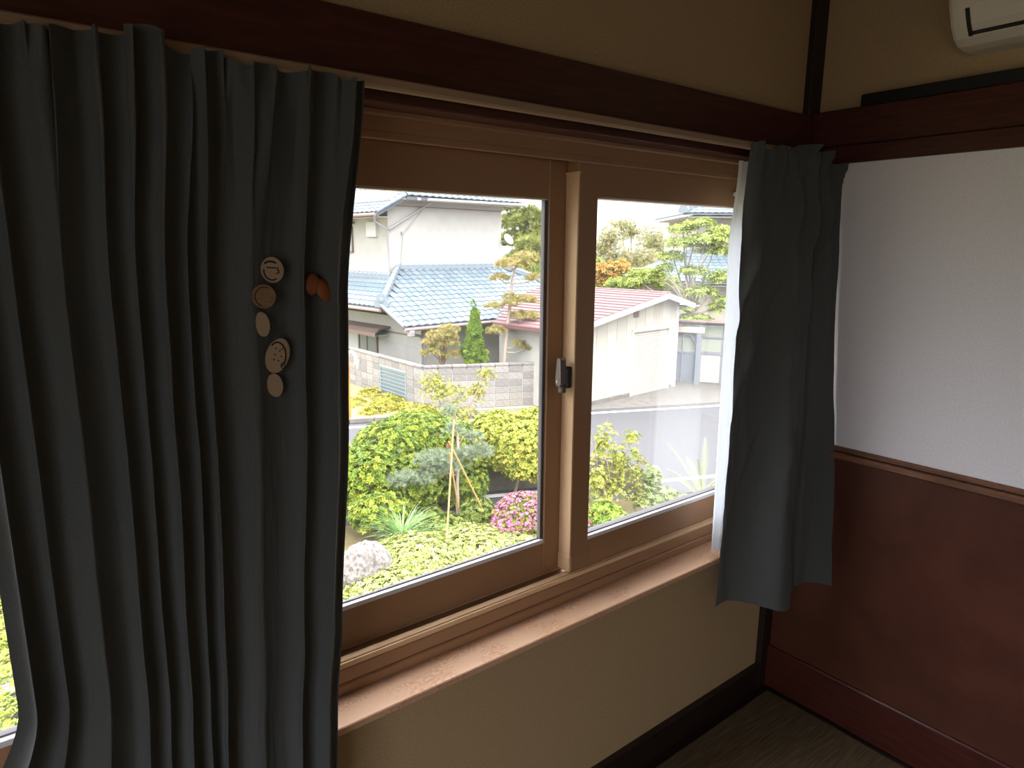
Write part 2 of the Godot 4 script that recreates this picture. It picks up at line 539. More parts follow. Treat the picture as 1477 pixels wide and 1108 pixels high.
func window() -> void:
	var w := Node3D.new()
	w.name = "window_1"
	w.set_meta("kind", "structure")
	add_child(w)
	# sill board and frame
	put("sill", box_geo(Vector3(WX0 - 0.06, 0.580, -0.05), Vector3(-0.064, 0.597, 0.052), 0.002), M.sill_wood, w)
	var g := Geo.new()
	g.box(Vector3(WX0, 0.597, -0.14), Vector3(WX1, 0.622, -0.036), 0.003)
	g.box(Vector3(WX0, 0.622, -0.14), Vector3(WX1, 0.655, -0.040), 0.002)
	put("frame_foot", g, M.bronze, w)
	g = Geo.new()
	g.box(Vector3(WX0, 0.655, -0.045), Vector3(WX1, 0.667, -0.041), 0.0008)
	g.box(Vector3(WX0, 0.655, -0.066), Vector3(WX1, 0.668, -0.049), 0.001)
	g.box(Vector3(WX0, 0.655, -0.108), Vector3(WX1, 0.662, -0.102), 0.001)
	g.box(Vector3(WX0, 0.655, -0.14), Vector3(WX1, 0.668, -0.132), 0.001)
	put("track", g, M.track, w)
	g = Geo.new()
	g.box(Vector3(WX0, 1.755, -0.14), Vector3(WX1, 1.79, -0.030), 0.003)
	g.box(Vector3(WX0, 1.728, -0.14), Vector3(WX1, 1.757, -0.038), 0.002)
	g.box(Vector3(WX0, 1.714, -0.045), Vector3(WX1, 1.730, -0.038), 0.002)
	g.box(Vector3(WX0, 1.714, -0.14), Vector3(WX1, 1.730, -0.130), 0.002)
	put("frame_head", g, M.bronze, w)
	g = Geo.new()
	g.box(Vector3(WX1 - 0.04, 0.62, -0.14), Vector3(WX1, 1.76, -0.038), 0.003)
	g.box(Vector3(WX0, 0.62, -0.14), Vector3(WX0 + 0.04, 1.76, -0.038), 0.003)
	put("frame_jamb", g, M.bronze, w)
	# four sashes: first and third run on the inner track
	sash(w, -0.914, -0.142, -0.048, 0.066, 0.076, 0.670, 0.758, 1.638, 1.722, 0.041)
	sash(w, -1.780, -0.888, -0.092, 0.078, 0.078, 0.664, 0.765, 1.631, 1.722)
	sash(w, -2.640, -1.740, -0.048, 0.078, 0.078, 0.670, 0.757, 1.639, 1.722, 0.037)
	sash(w, -3.420, -2.590, -0.092, 0.078, 0.078, 0.664, 0.765, 1.631, 1.722)
	# the meeting stile's side, window light painted on as paler colour, with end pieces
	g = Geo.new()
	g.box(Vector3(-0.9155, 0.715, -0.0905), Vector3(-0.910, 1.690, -0.0465), 0.001)
	put("lit_stile_edge", g, M.track, w)
	g = Geo.new()
	g.box(Vector3(-0.9185, 0.672, -0.0905), Vector3(-0.908, 0.715, -0.0455), 0.002)
	g.box(Vector3(-0.9185, 1.690, -0.0905), Vector3(-0.908, 1.694, -0.0455), 0.001)
	put("end_piece", g, M.track, w)
	# crescent lock
	var lk := put("crescent_lock", box_geo(Vector3(-0.934, 1.172, -0.078), Vector3(-0.915, 1.226, -0.052), 0.003), M.lock_dark, w)
	g = Geo.new()
	g.prism(PackedVector2Array([Vector2(-0.058, 1.185), Vector2(-0.061, 1.246), Vector2(-0.068, 1.250), Vector2(-0.074, 1.246), Vector2(-0.080, 1.190), Vector2(-0.076, 1.182), Vector2(-0.064, 1.178)]), -0.934, -0.952, Transform3D(Basis(Vector3(0, 0, 1), Vector3(0, 1, 0), Vector3(1, 0, 0)), Vector3(0, 0, 0.004)))
	put("lever", g, M.lock_grey, lk)
	g = Geo.new()
	g.box(Vector3(-0.947, 1.160, -0.072), Vector3(-0.930, 1.180, -0.056), 0.003)
	put("catch", g, M.lock_grey, lk)
	g = Geo.new()
	var ring := []
	for k in 17:
		var a := -0.5 + 4.2 * k / 16.0
		ring.append(Vector3(-0.949 - 0.012 * sin(a), 1.187 - 0.012 * cos(a), -0.060))
	g.tube(ring, [0.0012], 6)
	put("hook", g, M.chrome, lk)
	put("sticker", box_geo(Vector3(-0.205, 0.778, -0.0485), Vector3(-0.185, 0.800, -0.0472)), M.awning_sheet, w)

# ---------------------------------------------------------------- curtains
func edge_at(pts: Array, y: float) -> float:
	# pts: [y, value] from the top down
	if y >= pts[0][0]:
		return pts[0][1]
	for i in pts.size() - 1:
		if y >= pts[i + 1][0]:
			var t: float = (pts[i][0] - y) / (pts[i][0] - pts[i + 1][0])
			t = t * t * (3.0 - 2.0 * t) * 0.5 + t * 0.5
			return lerpf(pts[i][1], pts[i + 1][1], t)
	return pts[-1][1]

var wide_rows := []

func on_curtain(x: float, y: float, rx: float, ry: float) -> float:
	# how far out the wide curtain comes anywhere under an ornament of that size
	var z := 0.0
	for row in wide_rows:
		for p in row:
			if absf(p.x - x) < rx and absf(p.y - y) < ry:
				z = maxf(z, p.z)
	return z + 0.003

func large_curtain() -> void:
	var nz := FastNoiseLite.new()
	nz.seed = 5
	nz.frequency = 1.0
	var xr := [[1.79, -1.522], [1.44, -1.566], [1.22, -1.574], [0.836, -1.604], [0.60, -1.634], [0.42, -1.65]]
	# folds: where each begins across the width, how deep it is, how far it leans over
	var start := [0.0, 0.085, 0.155, 0.29, 0.36, 0.42, 0.495, 0.545, 0.585, 0.79, 0.88, 1.0]
	var deep := [0.8, 0.7, 0.95, 0.8, 0.6, 0.9, 0.7, 1.0, 0.75, 0.85, 1.0]
	var lean := [1.2, 1.4, 0.7, 1.4, 1.3, 1.4, 1.2, 1.7, 0.45, 1.3, 0.7]
	var rows := []
	var nv := 90
	var nu := 560
	for i in nv + 1:
		var v := float(i) / nv
		var v2 := v * v * 0.35 + v * 0.65
		var row := []
		for j in nu + 1:
			var u := float(j) / nu
			var y := lerpf(1.781, 0.40, v2)
			var l := -2.082
			var r := edge_at(xr, y)
			# folds slide a little sideways as they fall
			var us := clampf(u + 0.018 * nz.get_noise_2d(u * 2.2, y * 0.6) * sin(PI * u), 0.0, 1.0)
			var k := 0
			while k < 10 and us >= start[k + 1]:
				k += 1
			var t: float = (us - start[k]) / (start[k + 1] - start[k])
			var w: float = (start[k + 1] - start[k]) * (r - l)
			var full := lerpf(0.75, 1.0, smoothstep(1.8, 1.55, y)) * (1.0 + 0.25 * nz.get_noise_2d(k * 7.3, y * 0.9))
			var ph := t * TAU
			var z: float = 0.080 + 0.030 * deep[k] * full * (0.5 - 0.5 * cos(ph))
			var x: float = lerpf(l, r, u) + lean[k] * 0.16 * w * full * sin(ph) - 0.06 * smoothstep(0.88, 0.70, y) * pow(1.0 - u, 7.0)
			# gathered heading: small pinches in the top band
			var head := smoothstep(1.70, 1.80, y)
			z += head * 0.010 * sin(us * 120.0 + 1.3 * sin(us * 31.0))
			var pleat := smoothstep(1.50, 1.72, y)
			z += 0.014 * pleat * (absf(sin(us * PI * 14.0 + 0.6 * sin(us * 21.0))) - 0.4)
			x += 0.006 * pleat * sin(us * TAU * 14.0)
			z += 0.0025 * nz.get_noise_2d(u * 14.0, y * 2.5) * (1.0 - head)
			y += head * (0.005 * sin(us * 46.0) + 0.004 * sin(us * 23.0 + 1.0))
			# one bunch of the heading stands up over the rail
			y += head * 0.026 * exp(-pow((us - 0.415) / 0.055, 2.0))
			z += head * 0.012 * exp(-pow((us - 0.415) / 0.07, 2.0))
			# it is pushed out by the sill
			z += 0.02 * smoothstep(0.75, 0.60, y)
			row.append(Vector3(x, y, z))
		rows.append(row)
	wide_rows = rows.duplicate(true)
	var c := thing("curtain", "wide charcoal curtain hanging in deep folds on the left of the window", "curtain", Vector3(-1.82, 0.40, 0.09))
	var g := Geo.new()
	for row in rows:
		for j in row.size():
			row[j] -= c.position
	g.grid(rows, Vector3.BACK)
	put("fabric", g, M.curtain_cloth, c)
	# stitched hem down the free side edge
	g = Geo.new()
	var line := []
	for row in rows:
		line.append((row[nu] as Vector3) + Vector3(0.0, 0, 0.001))
	g.tube(line, [0.0022], 6)
	put("side_hem", g, M.curtain_cloth, c)

func small_curtain() -> void:
	var nz := FastNoiseLite.new()
	nz.seed = 9
	nz.frequency = 1.0
	# plan of the cloth at the rail and at the hem, left to right
	var top := [Vector2(-0.405, 0.070), Vector2(-0.36, 0.088), Vector2(-0.30, 0.066), Vector2(-0.235, 0.092), Vector2(-0.19, 0.070), Vector2(-0.135, 0.105), Vector2(-0.08, 0.078), Vector2(-0.035, 0.105), Vector2(-0.018, 0.112)]
	var low := [Vector2(-0.418, 0.062), Vector2(-0.375, 0.090), Vector2(-0.325, 0.135), Vector2(-0.275, 0.195), Vector2(-0.215, 0.205), Vector2(-0.165, 0.165), Vector2(-0.13, 0.150), Vector2(-0.075, 0.175), Vector2(-0.014, 0.222)]
	var rows := []
	for i in 71:
		var v := i / 70.0
		var row := []
		for j in 161:
			var u := j / 160.0
			var s := u * 8.0
			var k := mini(int(s), 7)
			var f := s - k
			var at := func(a: Array) -> Vector2:
				return (a[k] as Vector2).cubic_interpolate(a[k + 1], a[maxi(k - 1, 0)], a[mini(k + 2, 8)], f)
			# creases run slantwise from the heading and die out
			var y := lerpf(1.790, 0.452, v)
			var a: Vector2 = at.call(top)
			var b: Vector2 = at.call(low)
			var p := a.lerp(b, pow(v, 0.85))
			var cr := exp(-v * 4.5)
			var z := p.y + 0.012 * cr * sin(u * 34.0 - v * 9.0) + 0.010 * sin(u * 17.0 + 2.0 * v) * smoothstep(0.1, 0.5, v) + 0.008 * nz.get_noise_2d(u * 4.0, v * 3.0)
			# slanting pleats that fall away from the heading, and one deep upright tuck
			for q in [[0.34, 0.95, 0.045, 0.016], [0.58, 1.05, 0.05, 0.020], [0.80, 0.95, 0.05, 0.018], [0.99, 0.90, 0.04, 0.014]]:
				var e: float = u - (q[0] - q[1] * v)
				z += 1.5 * q[3] * exp(-v * 3.0) * (exp(-pow(e / q[2], 2.0)) if e < 0.0 else exp(-pow(e / (q[2] * 0.3), 2.0)))
			z -= 0.030 * exp(-pow((u - 0.735 - 0.03 * v) / 0.016, 2.0)) * smoothstep(0.08, 0.25, v)
			var head := smoothstep(0.07, 0.0, v)
			z += head * 0.007 * sin(u * 90.0)
			y += head * (0.008 * sin(u * 26.0) + 0.010 * exp(-pow((u - 0.55) / 0.1, 2.0))) - 0.028 * smoothstep(0.8, 1.0, u) * smoothstep(0.35, 0.0, v)
			var x := minf(p.x, -0.013)
			row.append(Vector3(x, y + (0.012 * sin(u * 9.0) if i == 70 else 0.0), maxf(z, 0.056)))
		rows.append(row)
	var c := thing("curtain", "short charcoal curtain bunched in the corner on the right of the window", "curtain", Vector3(-0.22, 0.45, 0.10))
	for row in rows:
		for j in row.size():
			row[j] -= c.position
	var g := Geo.new()
	g.grid(rows, Vector3.BACK)
	put("fabric", g, M.curtain_cloth, c)
	# white lace curtain gathered behind it
	rows = []
	for i in 41:
		var v := i / 40.0
		var row := []
		for j in 61:
			var u := j / 60.0
			var y := lerpf(1.752, 0.615, v)
			var l := lerpf(-0.395, -0.425, smoothstep(0.0, 0.22, v)) + 0.012 * v
			row.append(Vector3(lerpf(l, -0.20, u), y, lerpf(0.030, 0.038, v) + 0.009 * sin(u * 40.0 + v * 1.5)))
		rows.append(row)
	g = Geo.new()
	g.grid(rows, Vector3.BACK)
	tag(put("lace_curtain", g, M.sheer), "thin white lace curtain showing behind the short charcoal curtain", "curtain")
	# rail
	g = Geo.new()
	g.prism(PackedVector2Array([Vector2(0.052, 1.779), Vector2(0.066, 1.779), Vector2(0.069, 1.783), Vector2(0.069, 1.795), Vector2(0.065, 1.798), Vector2(0.052, 1.798)]), RX0 + 0.2, -0.03, Transform3D(Basis(Vector3(0, 0, 1), Vector3(0, 1, 0), Vector3(1, 0, 0)), Vector3.ZERO))
	var rail := thing("curtain_rail", "slim beige metal curtain rail under the dark red lintel", "curtain rail", Vector3.ZERO)
	put("track", g, M.rail_metal, rail)
	for x in [-2.6, -1.4, -0.55]:
		put("bracket", box_geo(Vector3(x, 1.788, 0.033), Vector3(x + 0.018, 1.801, 0.056), 0.002), M.rail_metal, rail)
	tag(put("clip", box_geo(Vector3(-0.302, 1.668, -0.0475), Vector3(-0.268, 1.680, -0.038), 0.002), M.clip_and_lit_ledge), "small white plastic clip on the window top rail beside the lace curtain", "clip")

func ornaments() -> void:
	var disc := func(at: Vector3, rx: float, ry: float, tilt: float, base: Material, label: String) -> Node3D:
		at.z += on_curtain(at.x, at.y, rx * 0.5, ry * 0.5)
		var o := thing("curtain_ornament", label, "ornament", at, 0.0, "flat wooden ornaments on the wide curtain")
		o.rotation = Vector3(PI / 2, 0.0, 0.0)
		var g := Geo.new()
		var xf := Transform3D(Basis(Vector3.UP, tilt), Vector3.ZERO)
		g.lathe([Vector2(0, -0.004), Vector2(0.9, -0.004), Vector2(1.0, -0.001), Vector2(1.0, 0.002), Vector2(0.92, 0.0045), Vector2(0, 0.005)], 32, xf, Vector2(1, 1))
		for i in g.v.size():
			var q := g.v[i]
			q = Basis(Vector3.UP, -tilt) * q
			q.x *= rx
			q.z *= ry
			g.v[i] = Basis(Vector3.UP, tilt) * q
		put("disc", g, base, o)
		return o
	var mark := func(o: Node3D, pts: Array, r: float, called := "inlay_line") -> void:
		var g := Geo.new()
		var p := []
		for q in pts:
			p.append(Vector3(q.x, 0.0048, -q.y))
		g.tube(p, [r], 6)
		put(called, g, M.ink, o)
	var arc := func(cx: float, cy: float, rx: float, ry: float, a0: float, a1: float) -> Array:
		var p := []
		for k in 19:
			var a: float = deg_to_rad(lerpf(a0, a1, k / 18.0))
			p.append(Vector2(cx + rx * cos(a), cy + ry * sin(a)))
		return p
	var z := 0.003
	var o: Node3D = disc.call(Vector3(-1.694, 1.480, z), 0.0175, 0.0200, 0.1, M.pale_wood, "topmost of the wooden discs on the wide curtain, drawn with a dark curl and bars")
	mark.call(o, arc.call(-0.002, -0.001, 0.0125, 0.0145, -60.0, -190.0), 0.0011)
	mark.call(o, arc.call(-0.004, 0.009, 0.0085, 0.004, 10.0, 175.0), 0.0014)
	mark.call(o, [Vector2(-0.010, 0.004), Vector2(0.004, 0.003)], 0.0010)
	mark.call(o, [Vector2(0.006, 0.004), Vector2(0.009, -0.004), Vector2(0.004, -0.006)], 0.0010)
	o = disc.call(Vector3(-1.712, 1.440, z - 0.003), 0.0185, 0.0185, 0.0, M.tan_wood, "plain tan wooden disc just under the topmost disc on the wide curtain")
	mark.call(o, arc.call(0.0, 0.0, 0.0145, 0.0145, 60.0, 250.0), 0.0007)
	disc.call(Vector3(-1.716, 1.397, z - 0.006), 0.011, 0.0195, 0.1, M.pale_wood, "narrow wooden disc half lost in a fold, middle of the row on the wide curtain")
	o = disc.call(Vector3(-1.694, 1.345, z), 0.0185, 0.0285, -0.35, M.pale_wood, "largest oval wooden disc on the wide curtain, with a dark ring and specks")
	mark.call(o, arc.call(-0.001, 0.002, 0.013, 0.020, -70.0, 130.0), 0.0012)
	for q in [Vector2(-0.004, 0.012), Vector2(0.002, 0.007), Vector2(-0.006, 0.002), Vector2(0.004, -0.002), Vector2(-0.001, -0.008), Vector2(-0.008, -0.006), Vector2(0.006, 0.010)]:
		mark.call(o, [q, q + Vector2(0.0014, 0.0012)], 0.0012, "speck")
	mark.call(o, arc.call(0.006, -0.016, 0.003, 0.005, 0.0, 360.0), 0.0006)
	disc.call(Vector3(-1.700, 1.297, z - 0.004), 0.0125, 0.0195, 0.15, M.pale_wood, "lowest wooden disc on the wide curtain, below the speckled oval one")
	# a brown pair, like two halves of a bean
	o = thing("curtain_ornament", "glossy brown bean-shaped wooden ornament in two halves near the curtain edge", "ornament", Vector3(-1.622, 1.452, 0.004 + on_curtain(-1.622, 1.452, 0.012, 0.012)), 0.0)
	for s in [[-0.010, 0.004, -0.20, 0.013, 0.0175], [0.008, -0.006, 0.45, 0.0115, 0.0215]]:
		var g := Geo.new()
		var prof := []
		for k in 9:
			var a := PI * k / 8.0
			prof.append(Vector2(sin(a), -cos(a)))
		g.lathe(prof, 20)
		var b := Basis(Vector3.BACK, s[2])
		for i in g.v.size():
			g.v[i] = b * Vector3(g.v[i].x * s[3], g.v[i].y * s[4], g.v[i].z * 0.006) + Vector3(s[0], s[1], 0)
			g.n[i] = (b * Vector3(g.n[i].x / s[3], g.n[i].y / s[4], g.n[i].z / 0.006)).normalized()
		put("half", g, M.brown_wood, o)

func air_conditioner() -> void:
	var o := thing("air_conditioner", "white wall air conditioner mounted high on the right wall", "air conditioner", Vector3(0, 2.0, 0.42))
	var poly := PackedVector2Array()
	for q in [[0.0, 0.0], [-0.07, -0.004], [-0.108, 0.000], [-0.135, 0.012], [-0.161, 0.036], [-0.184, 0.072], [-0.200, 0.108], [-0.200, 0.265], [-0.190, 0.28], [0.0, 0.285]]:
		poly.append(Vector2(q[0], q[1]))
	var g := Geo.new()
	# body: the profile drawn along z, its left end rounded off in steps
	var rings := []
	for s in [[0.0, 0.90], [0.004, 0.955], [0.012, 0.985], [0.025, 1.0], [0.775, 1.0], [0.79, 0.97], [0.795, 0.9]]:
		var ring := []
		for q in poly:
			ring.append(Vector3(q.x * s[1], 0.1425 + (q.y - 0.1425) * (1.0 - (1.0 - s[1]) * 0.6), s[0]))
		ring.append(ring[0])
		rings.append(ring)
	for i in rings.size() - 1:
		for k in rings[i].size() - 1:
			var m: Vector3 = (rings[i][k] + rings[i][k + 1]) * 0.5 - Vector3(-0.08, 0.14, rings[i][k].z)
			g.quad(rings[i][k], rings[i][k + 1], rings[i + 1][k + 1], rings[i + 1][k], m)
	for e in [[0, Vector3.FORWARD], [rings.size() - 1, Vector3.BACK]]:
		for k in rings[e[0]].size() - 1:
			g.flat(Vector3(-0.08, 0.14, rings[e[0]][0].z), rings[e[0]][k], rings[e[0]][k + 1], e[1])
	put("body", g, M.appliance, o)
	# louvre flap: a curved plate just off the body, with the dark gap round it
	var arc := [Vector2(-0.1795, 0.065), Vector2(-0.170, 0.050), Vector2(-0.156, 0.0315), Vector2(-0.141, 0.0165)]
	g = Geo.new()
	for i in 3:
		var a: Vector2 = arc[i]
		var b: Vector2 = arc[i + 1]
		var nn := Vector2(a.y - b.y, b.x - a.x).normalized()
		if nn.x > 0:
			nn = -nn
		var xf := Transform3D(Basis(Vector3((b - a).x, (b - a).y, 0).normalized(), Vector3(nn.x, nn.y, 0), Vector3.BACK), Vector3(a.x, a.y, 0))
		g.box(Vector3(-0.002, -0.004, 0.040), Vector3((b - a).length() + 0.002, 0.0032, 0.048), 0.0, xf)
		if i == 2:
			g.box(Vector3((b - a).length() - 0.008, -0.004, 0.040), Vector3((b - a).length(), 0.0032, 0.76), 0.0, xf)
	put("louvre_gap", g, M.black, o)
	put("seam", box_geo(Vector3(-0.2008, 0.128, 0.03), Vector3(-0.19, 0.1305, 0.77)), M.soffit, o)

# ---------------------------------------------------------------- street
func flat_poly(pts: Array, y: float, thick: float) -> Geo:
	var poly := PackedVector2Array()
	for q in pts:
		poly.append(Vector2(q[0], -q[1]))
	var g := Geo.new()
	# xy plane turned flat: x stays, y becomes -z
	g.prism(poly, y, y - thick, Transform3D(Basis(Vector3.RIGHT, Vector3(0, 0, -1), Vector3(0, 1, 0)), Vector3.ZERO))
	return g

func along(p: Vector2, s: float, off := 0.0) -> Array:
	# a point s metres along the street from p, off metres towards the far side
	var u := Vector2(0.9205, 0.3907)
	var w := Vector2(0.3907, -0.9205)
	var q := p + u * s + w * off
	return [q.x, q.y]

func street() -> void:
	var near := Vector2(8.73, -6.34)
	var far := Vector2(4.68, -14.05)
	struct("ground", flat_poly([[-60, 0.0], [-60, -140], [120, -140], [120, 0.0]], GY - 0.06, 0.5), M.far_soil)
	struct("garden_ground", flat_poly([[-9, -0.2], [-9, -13.9], along(near, -8, -0.1), along(near, -1.9, -0.1), [6.95, -7.3], [6.95, -0.2]], GY, 0.1), M.soil)
	struct("road", flat_poly([along(near, -40, -0.6), along(near, 50, -0.6), along(far, 55, 0.35), along(far, -34, 0.35)], GY + 0.004, 0.1), M.asphalt)
	struct("road_edge_line", flat_poly([along(near, -40, 0.02), along(near, 50, 0.02), along(near, 50, 0.16), along(near, -40, 0.16)], GY + 0.008, 0.01), M.line_paint)
	struct("road_edge_line", flat_poly([along(far, -34, -0.08), along(far, 55, -0.08), along(far, 55, 0.07), along(far, -34, 0.07)], GY + 0.008, 0.01), M.line_paint)
	struct("driveway", flat_poly([[6.95, -0.3], [6.95, -7.2], along(near, 40, -0.35), [46, -0.3]], GY + 0.002, 0.1), M.concrete)
	# concrete apron in front of the garage, cast in slabs
	struct("apron", flat_poly([along(far, 4.6, 0.36), along(far, 55, 0.36), [58, -5], [40, -30], [16.5, -16], [10.4, -13.2]], GY + 0.012, 0.12), M.concrete)
	# kerb stones and weedy verge at the street corner
	var vg := struct("verge", flat_poly([along(far, -20, 0.5), along(far, 3.6, 0.5), [7.0, -14.45], [6.95, -26], [-14, -26]], GY + 0.06, 0.12), M.verge_soil)
	var kb := Geo.new()
	kb.box(Vector3(-0.30, 0, -0.075), Vector3(0.30, 0.13, 0.075), 0.015)
	var km := kb.mesh()
	for k in 36:
		var q: Array = along(far, -18.0 + k * 0.61, 0.44)
		var s := put("kerb_stone", km, M.concrete, vg)
		s.position = Vector3(q[0], GY, q[1])
		s.rotation.y = -atan2(0.3907, 0.9205)
	# low concrete wall round the garden
	var wall := Geo.new()
	var a := Vector3(-8.0, GY, -13.74)
	var b := Vector3(6.88, GY, -7.59)
	var d := (b - a).normalized()
	wall.box(Vector3(0, -0.3, -0.09), Vector3((b - a).length(), 0.52, 0.09), 0.015, Transform3D(Basis(d, Vector3.UP, d.cross(Vector3.UP)), a))
	wall.box(Vector3(6.79, GY - 0.3, -7.60), Vector3(6.97, GY + 0.50, -6.1), 0.015)
	tag(put("garden_wall", wall, M.concrete), "low plain concrete wall between the garden and the road", "wall")

func block_wall() -> void:
	var w := thing("block_wall", "grey concrete block wall with a capping course in front of the white house", "wall", Vector3(7.08, GY, -14.55))
	var r := RandomNumberGenerator.new()
	r.seed = 4
	var bg := Geo.new()
	bg.box(Vector3(-0.193, -0.0945, -0.07), Vector3(0.193, 0.0945, 0.07), 0.008)
	var bm := bg.mesh()
	var cg := Geo.new()
	cg.box(Vector3(-0.196, -0.035, -0.085), Vector3(0.196, 0.035, 0.085), 0.012)
	var cm := cg.mesh()
	# facing the road, then round the corner up the side lane
	for side in 2:
		var dir := Vector3(0.914, 0, 0.405) if side == 0 else Vector3(-0.02, 0, -1).normalized()
		var out := Vector3(0.405, 0, -0.914) if side == 0 else Vector3(1, 0, 0)
		var basis := Basis(dir, Vector3.UP, dir.cross(Vector3.UP))
		var cols := 10 if side == 0 else 13
		var core := Geo.new()
		core.box(Vector3(0, -0.2, -0.055), Vector3(cols * 0.4, 1.12, 0.055), 0.0, Transform3D(basis, Vector3.ZERO))
		var rc := 0.4
		if side == 1:
			core = Geo.new()
			core.box(Vector3(0, -0.2, -0.055), Vector3(0.8, 1.12, 0.055), 0.0, Transform3D(basis, Vector3.ZERO))
			core.box(Vector3(2.4, -0.2, -0.055), Vector3(cols * 0.4, 1.12, 0.055), 0.0, Transform3D(basis, Vector3.ZERO))
			core.box(Vector3(0.8, 0.95, -0.055), Vector3(2.4, 1.12, 0.055), 0.0, Transform3D(basis, Vector3.ZERO))
		put("mortar", core, M.mortar, w)
		for j in 6:
			for i in cols:
				var x := (i + 0.5) * rc
				if side == 1 and i >= 2 and i < 6 and j < 5:
					continue
				var b := put("block", bm, M["block_%d" % r.randi_range(0, 3)], w)
				b.transform = Transform3D(basis, dir * x + Vector3.UP * (j * 0.196 + 0.0 + (0.1 if side == 0 else 0.1)) + out * r.randf_range(-0.004, 0.004))
		for i in cols:
			var b := put("capping", cm, M["block_%d" % (r.randi_range(1, 3))], w)
			b.transform = Transform3D(basis, dir * ((i + 0.5) * rc) + Vector3.UP * 1.215)
		if side == 1:
			# louvred steel panel set into the side wall
			var xf := Transform3D(basis, Vector3.ZERO)
			var g := Geo.new()
			g.box(Vector3(0.82, 0.02, -0.07), Vector3(0.87, 0.95, 0.07), 0.004, xf)
			g.box(Vector3(2.33, 0.02, -0.07), Vector3(2.38, 0.95, 0.07), 0.004, xf)
			g.box(Vector3(0.82, 0.91, -0.07), Vector3(2.38, 0.96, 0.07), 0.004, xf)
			g.box(Vector3(0.86, 0.02, -0.02), Vector3(2.34, 0.92, 0.0), 0.0, xf)
			var fr := put("louvre_frame", g, M.louvre, w)
			for k in 8:
				g = Geo.new()
				g.box(Vector3(0.87, -0.05, -0.008), Vector3(2.33, 0.05, 0.008), 0.003, Transform3D(basis * Basis(Vector3.RIGHT, -0.35), Vector3.UP * (0.09 + k * 0.112) - Vector3.RIGHT * 0.045))
				put("slat", g, M.louvre, fr)

# ---------------------------------------------------------------- tiles
func tile_shape(w: float, l: float) -> ArrayMesh:
	var g := Geo.new()
	var n := 8
	var hs := []
	for i in n + 1:
		var t := float(i) / n
		hs.append(0.012 + 0.03 * (0.5 - 0.5 * cos(TAU * (t - 0.12))) if t > 0.12 else 0.012 + 0.012 * (1.0 - t / 0.12))
	for i in n:
		var x0 := w * i / n
		var x1 := w * (i + 1) / n * 1.0005
		var a := Vector3(x0, hs[i] + 0.022, 0)
		var b := Vector3(x1, hs[i + 1] + 0.022, 0)
		var c := Vector3(x1, hs[i + 1], -l)
		var d := Vector3(x0, hs[i], -l)
		g.quad(a, b, c, d, Vector3.UP)
		g.quad(a, b, Vector3(x1, hs[i + 1] - 0.012, 0.004), Vector3(x0, hs[i] - 0.012, 0.004), Vector3.BACK)
	return g.mesh()

# tiles laid from an eave corner: u along the eave, s up the slope
func lay_tiles(parent: Node3D, origin: Vector3, u: Vector3, s: Vector3, nu: int, ns: int, w: float, l: float, inside: Callable, single: bool, sd: int) -> void:
	var nrm := u.cross(s).normalized()
	if nrm.y < 0:
		nrm = -nrm
	var m := tile_shape(w, l * 1.12)
	var basis := Basis(u, nrm, -s)
	var r := RandomNumberGenerator.new()
	r.seed = sd
	var list := []
	for j in ns:
		for i in nu:
			var q := Vector2((i + 0.5) * w, (j + 0.5) * l)
			if inside.call(q):
				list.append(Transform3D(basis.rotated(nrm, r.randf_range(-0.008, 0.008)), origin + u * (i * w) + s * (j * l) + nrm * r.randf_range(0.0, 0.004)))
	if single and list.size() > 300:
		print("tiles: ", list.size())
	if single:
		for t in list:
			var o := put("roof_tile", m, M["roof_tile_%d" % r.randi_range(0, 3)], parent)
			o.transform = t
	else:
		for k in 4:
			var mm := MultiMesh.new()
			mm.transform_format = MultiMesh.TRANSFORM_3D
			mm.mesh = m
			var part := list.filter(func(_t): return true).slice(k * list.size() / 4, (k + 1) * list.size() / 4)
			mm.instance_count = part.size()
			for i in part.size():
				mm.set_instance_transform(i, part[i])
			var o := MultiMeshInstance3D.new()
			o.name = "tile_field"
			o.multimesh = mm
			o.material_override = M["roof_tile_%d" % k]
			o.set_meta("kind", "stuff")
			parent.add_child(o, true)

func ridge(parent: Node3D, pts: Array, r: float, called := "ridge") -> void:
	# a ridge: a mortar bed and round cap tiles, one after the other
	var g := Geo.new()
	for i in pts.size() - 1:
		var a: Vector3 = pts[i]
		var b: Vector3 = pts[i + 1]
		var d := (b - a).normalized()
		var sd := d.cross(Vector3.UP).normalized()
		g.box(Vector3(0, -0.06, -r * 0.9), Vector3((b - a).length(), 0.07, r * 0.9), 0.01, Transform3D(Basis(d, sd.cross(d), sd), a))
		var n := maxi(1, int((b - a).length() / 0.27))
		for k in n:
			var p := a.lerp(b, float(k) / n) + Vector3.UP * 0.07
			var q := a.lerp(b, float(k + 1) / n) + Vector3.UP * 0.07
			g.tube([p, q], [r * 1.05, r * 0.92], 10, true)
	put(called, g, M.ridge_tile, parent)

func gutter(parent: Node3D, pts: Array, m: Material) -> void:
	var g := Geo.new()
	g.tube(pts, [0.05], 8)
	put("gutter", g, m, parent)

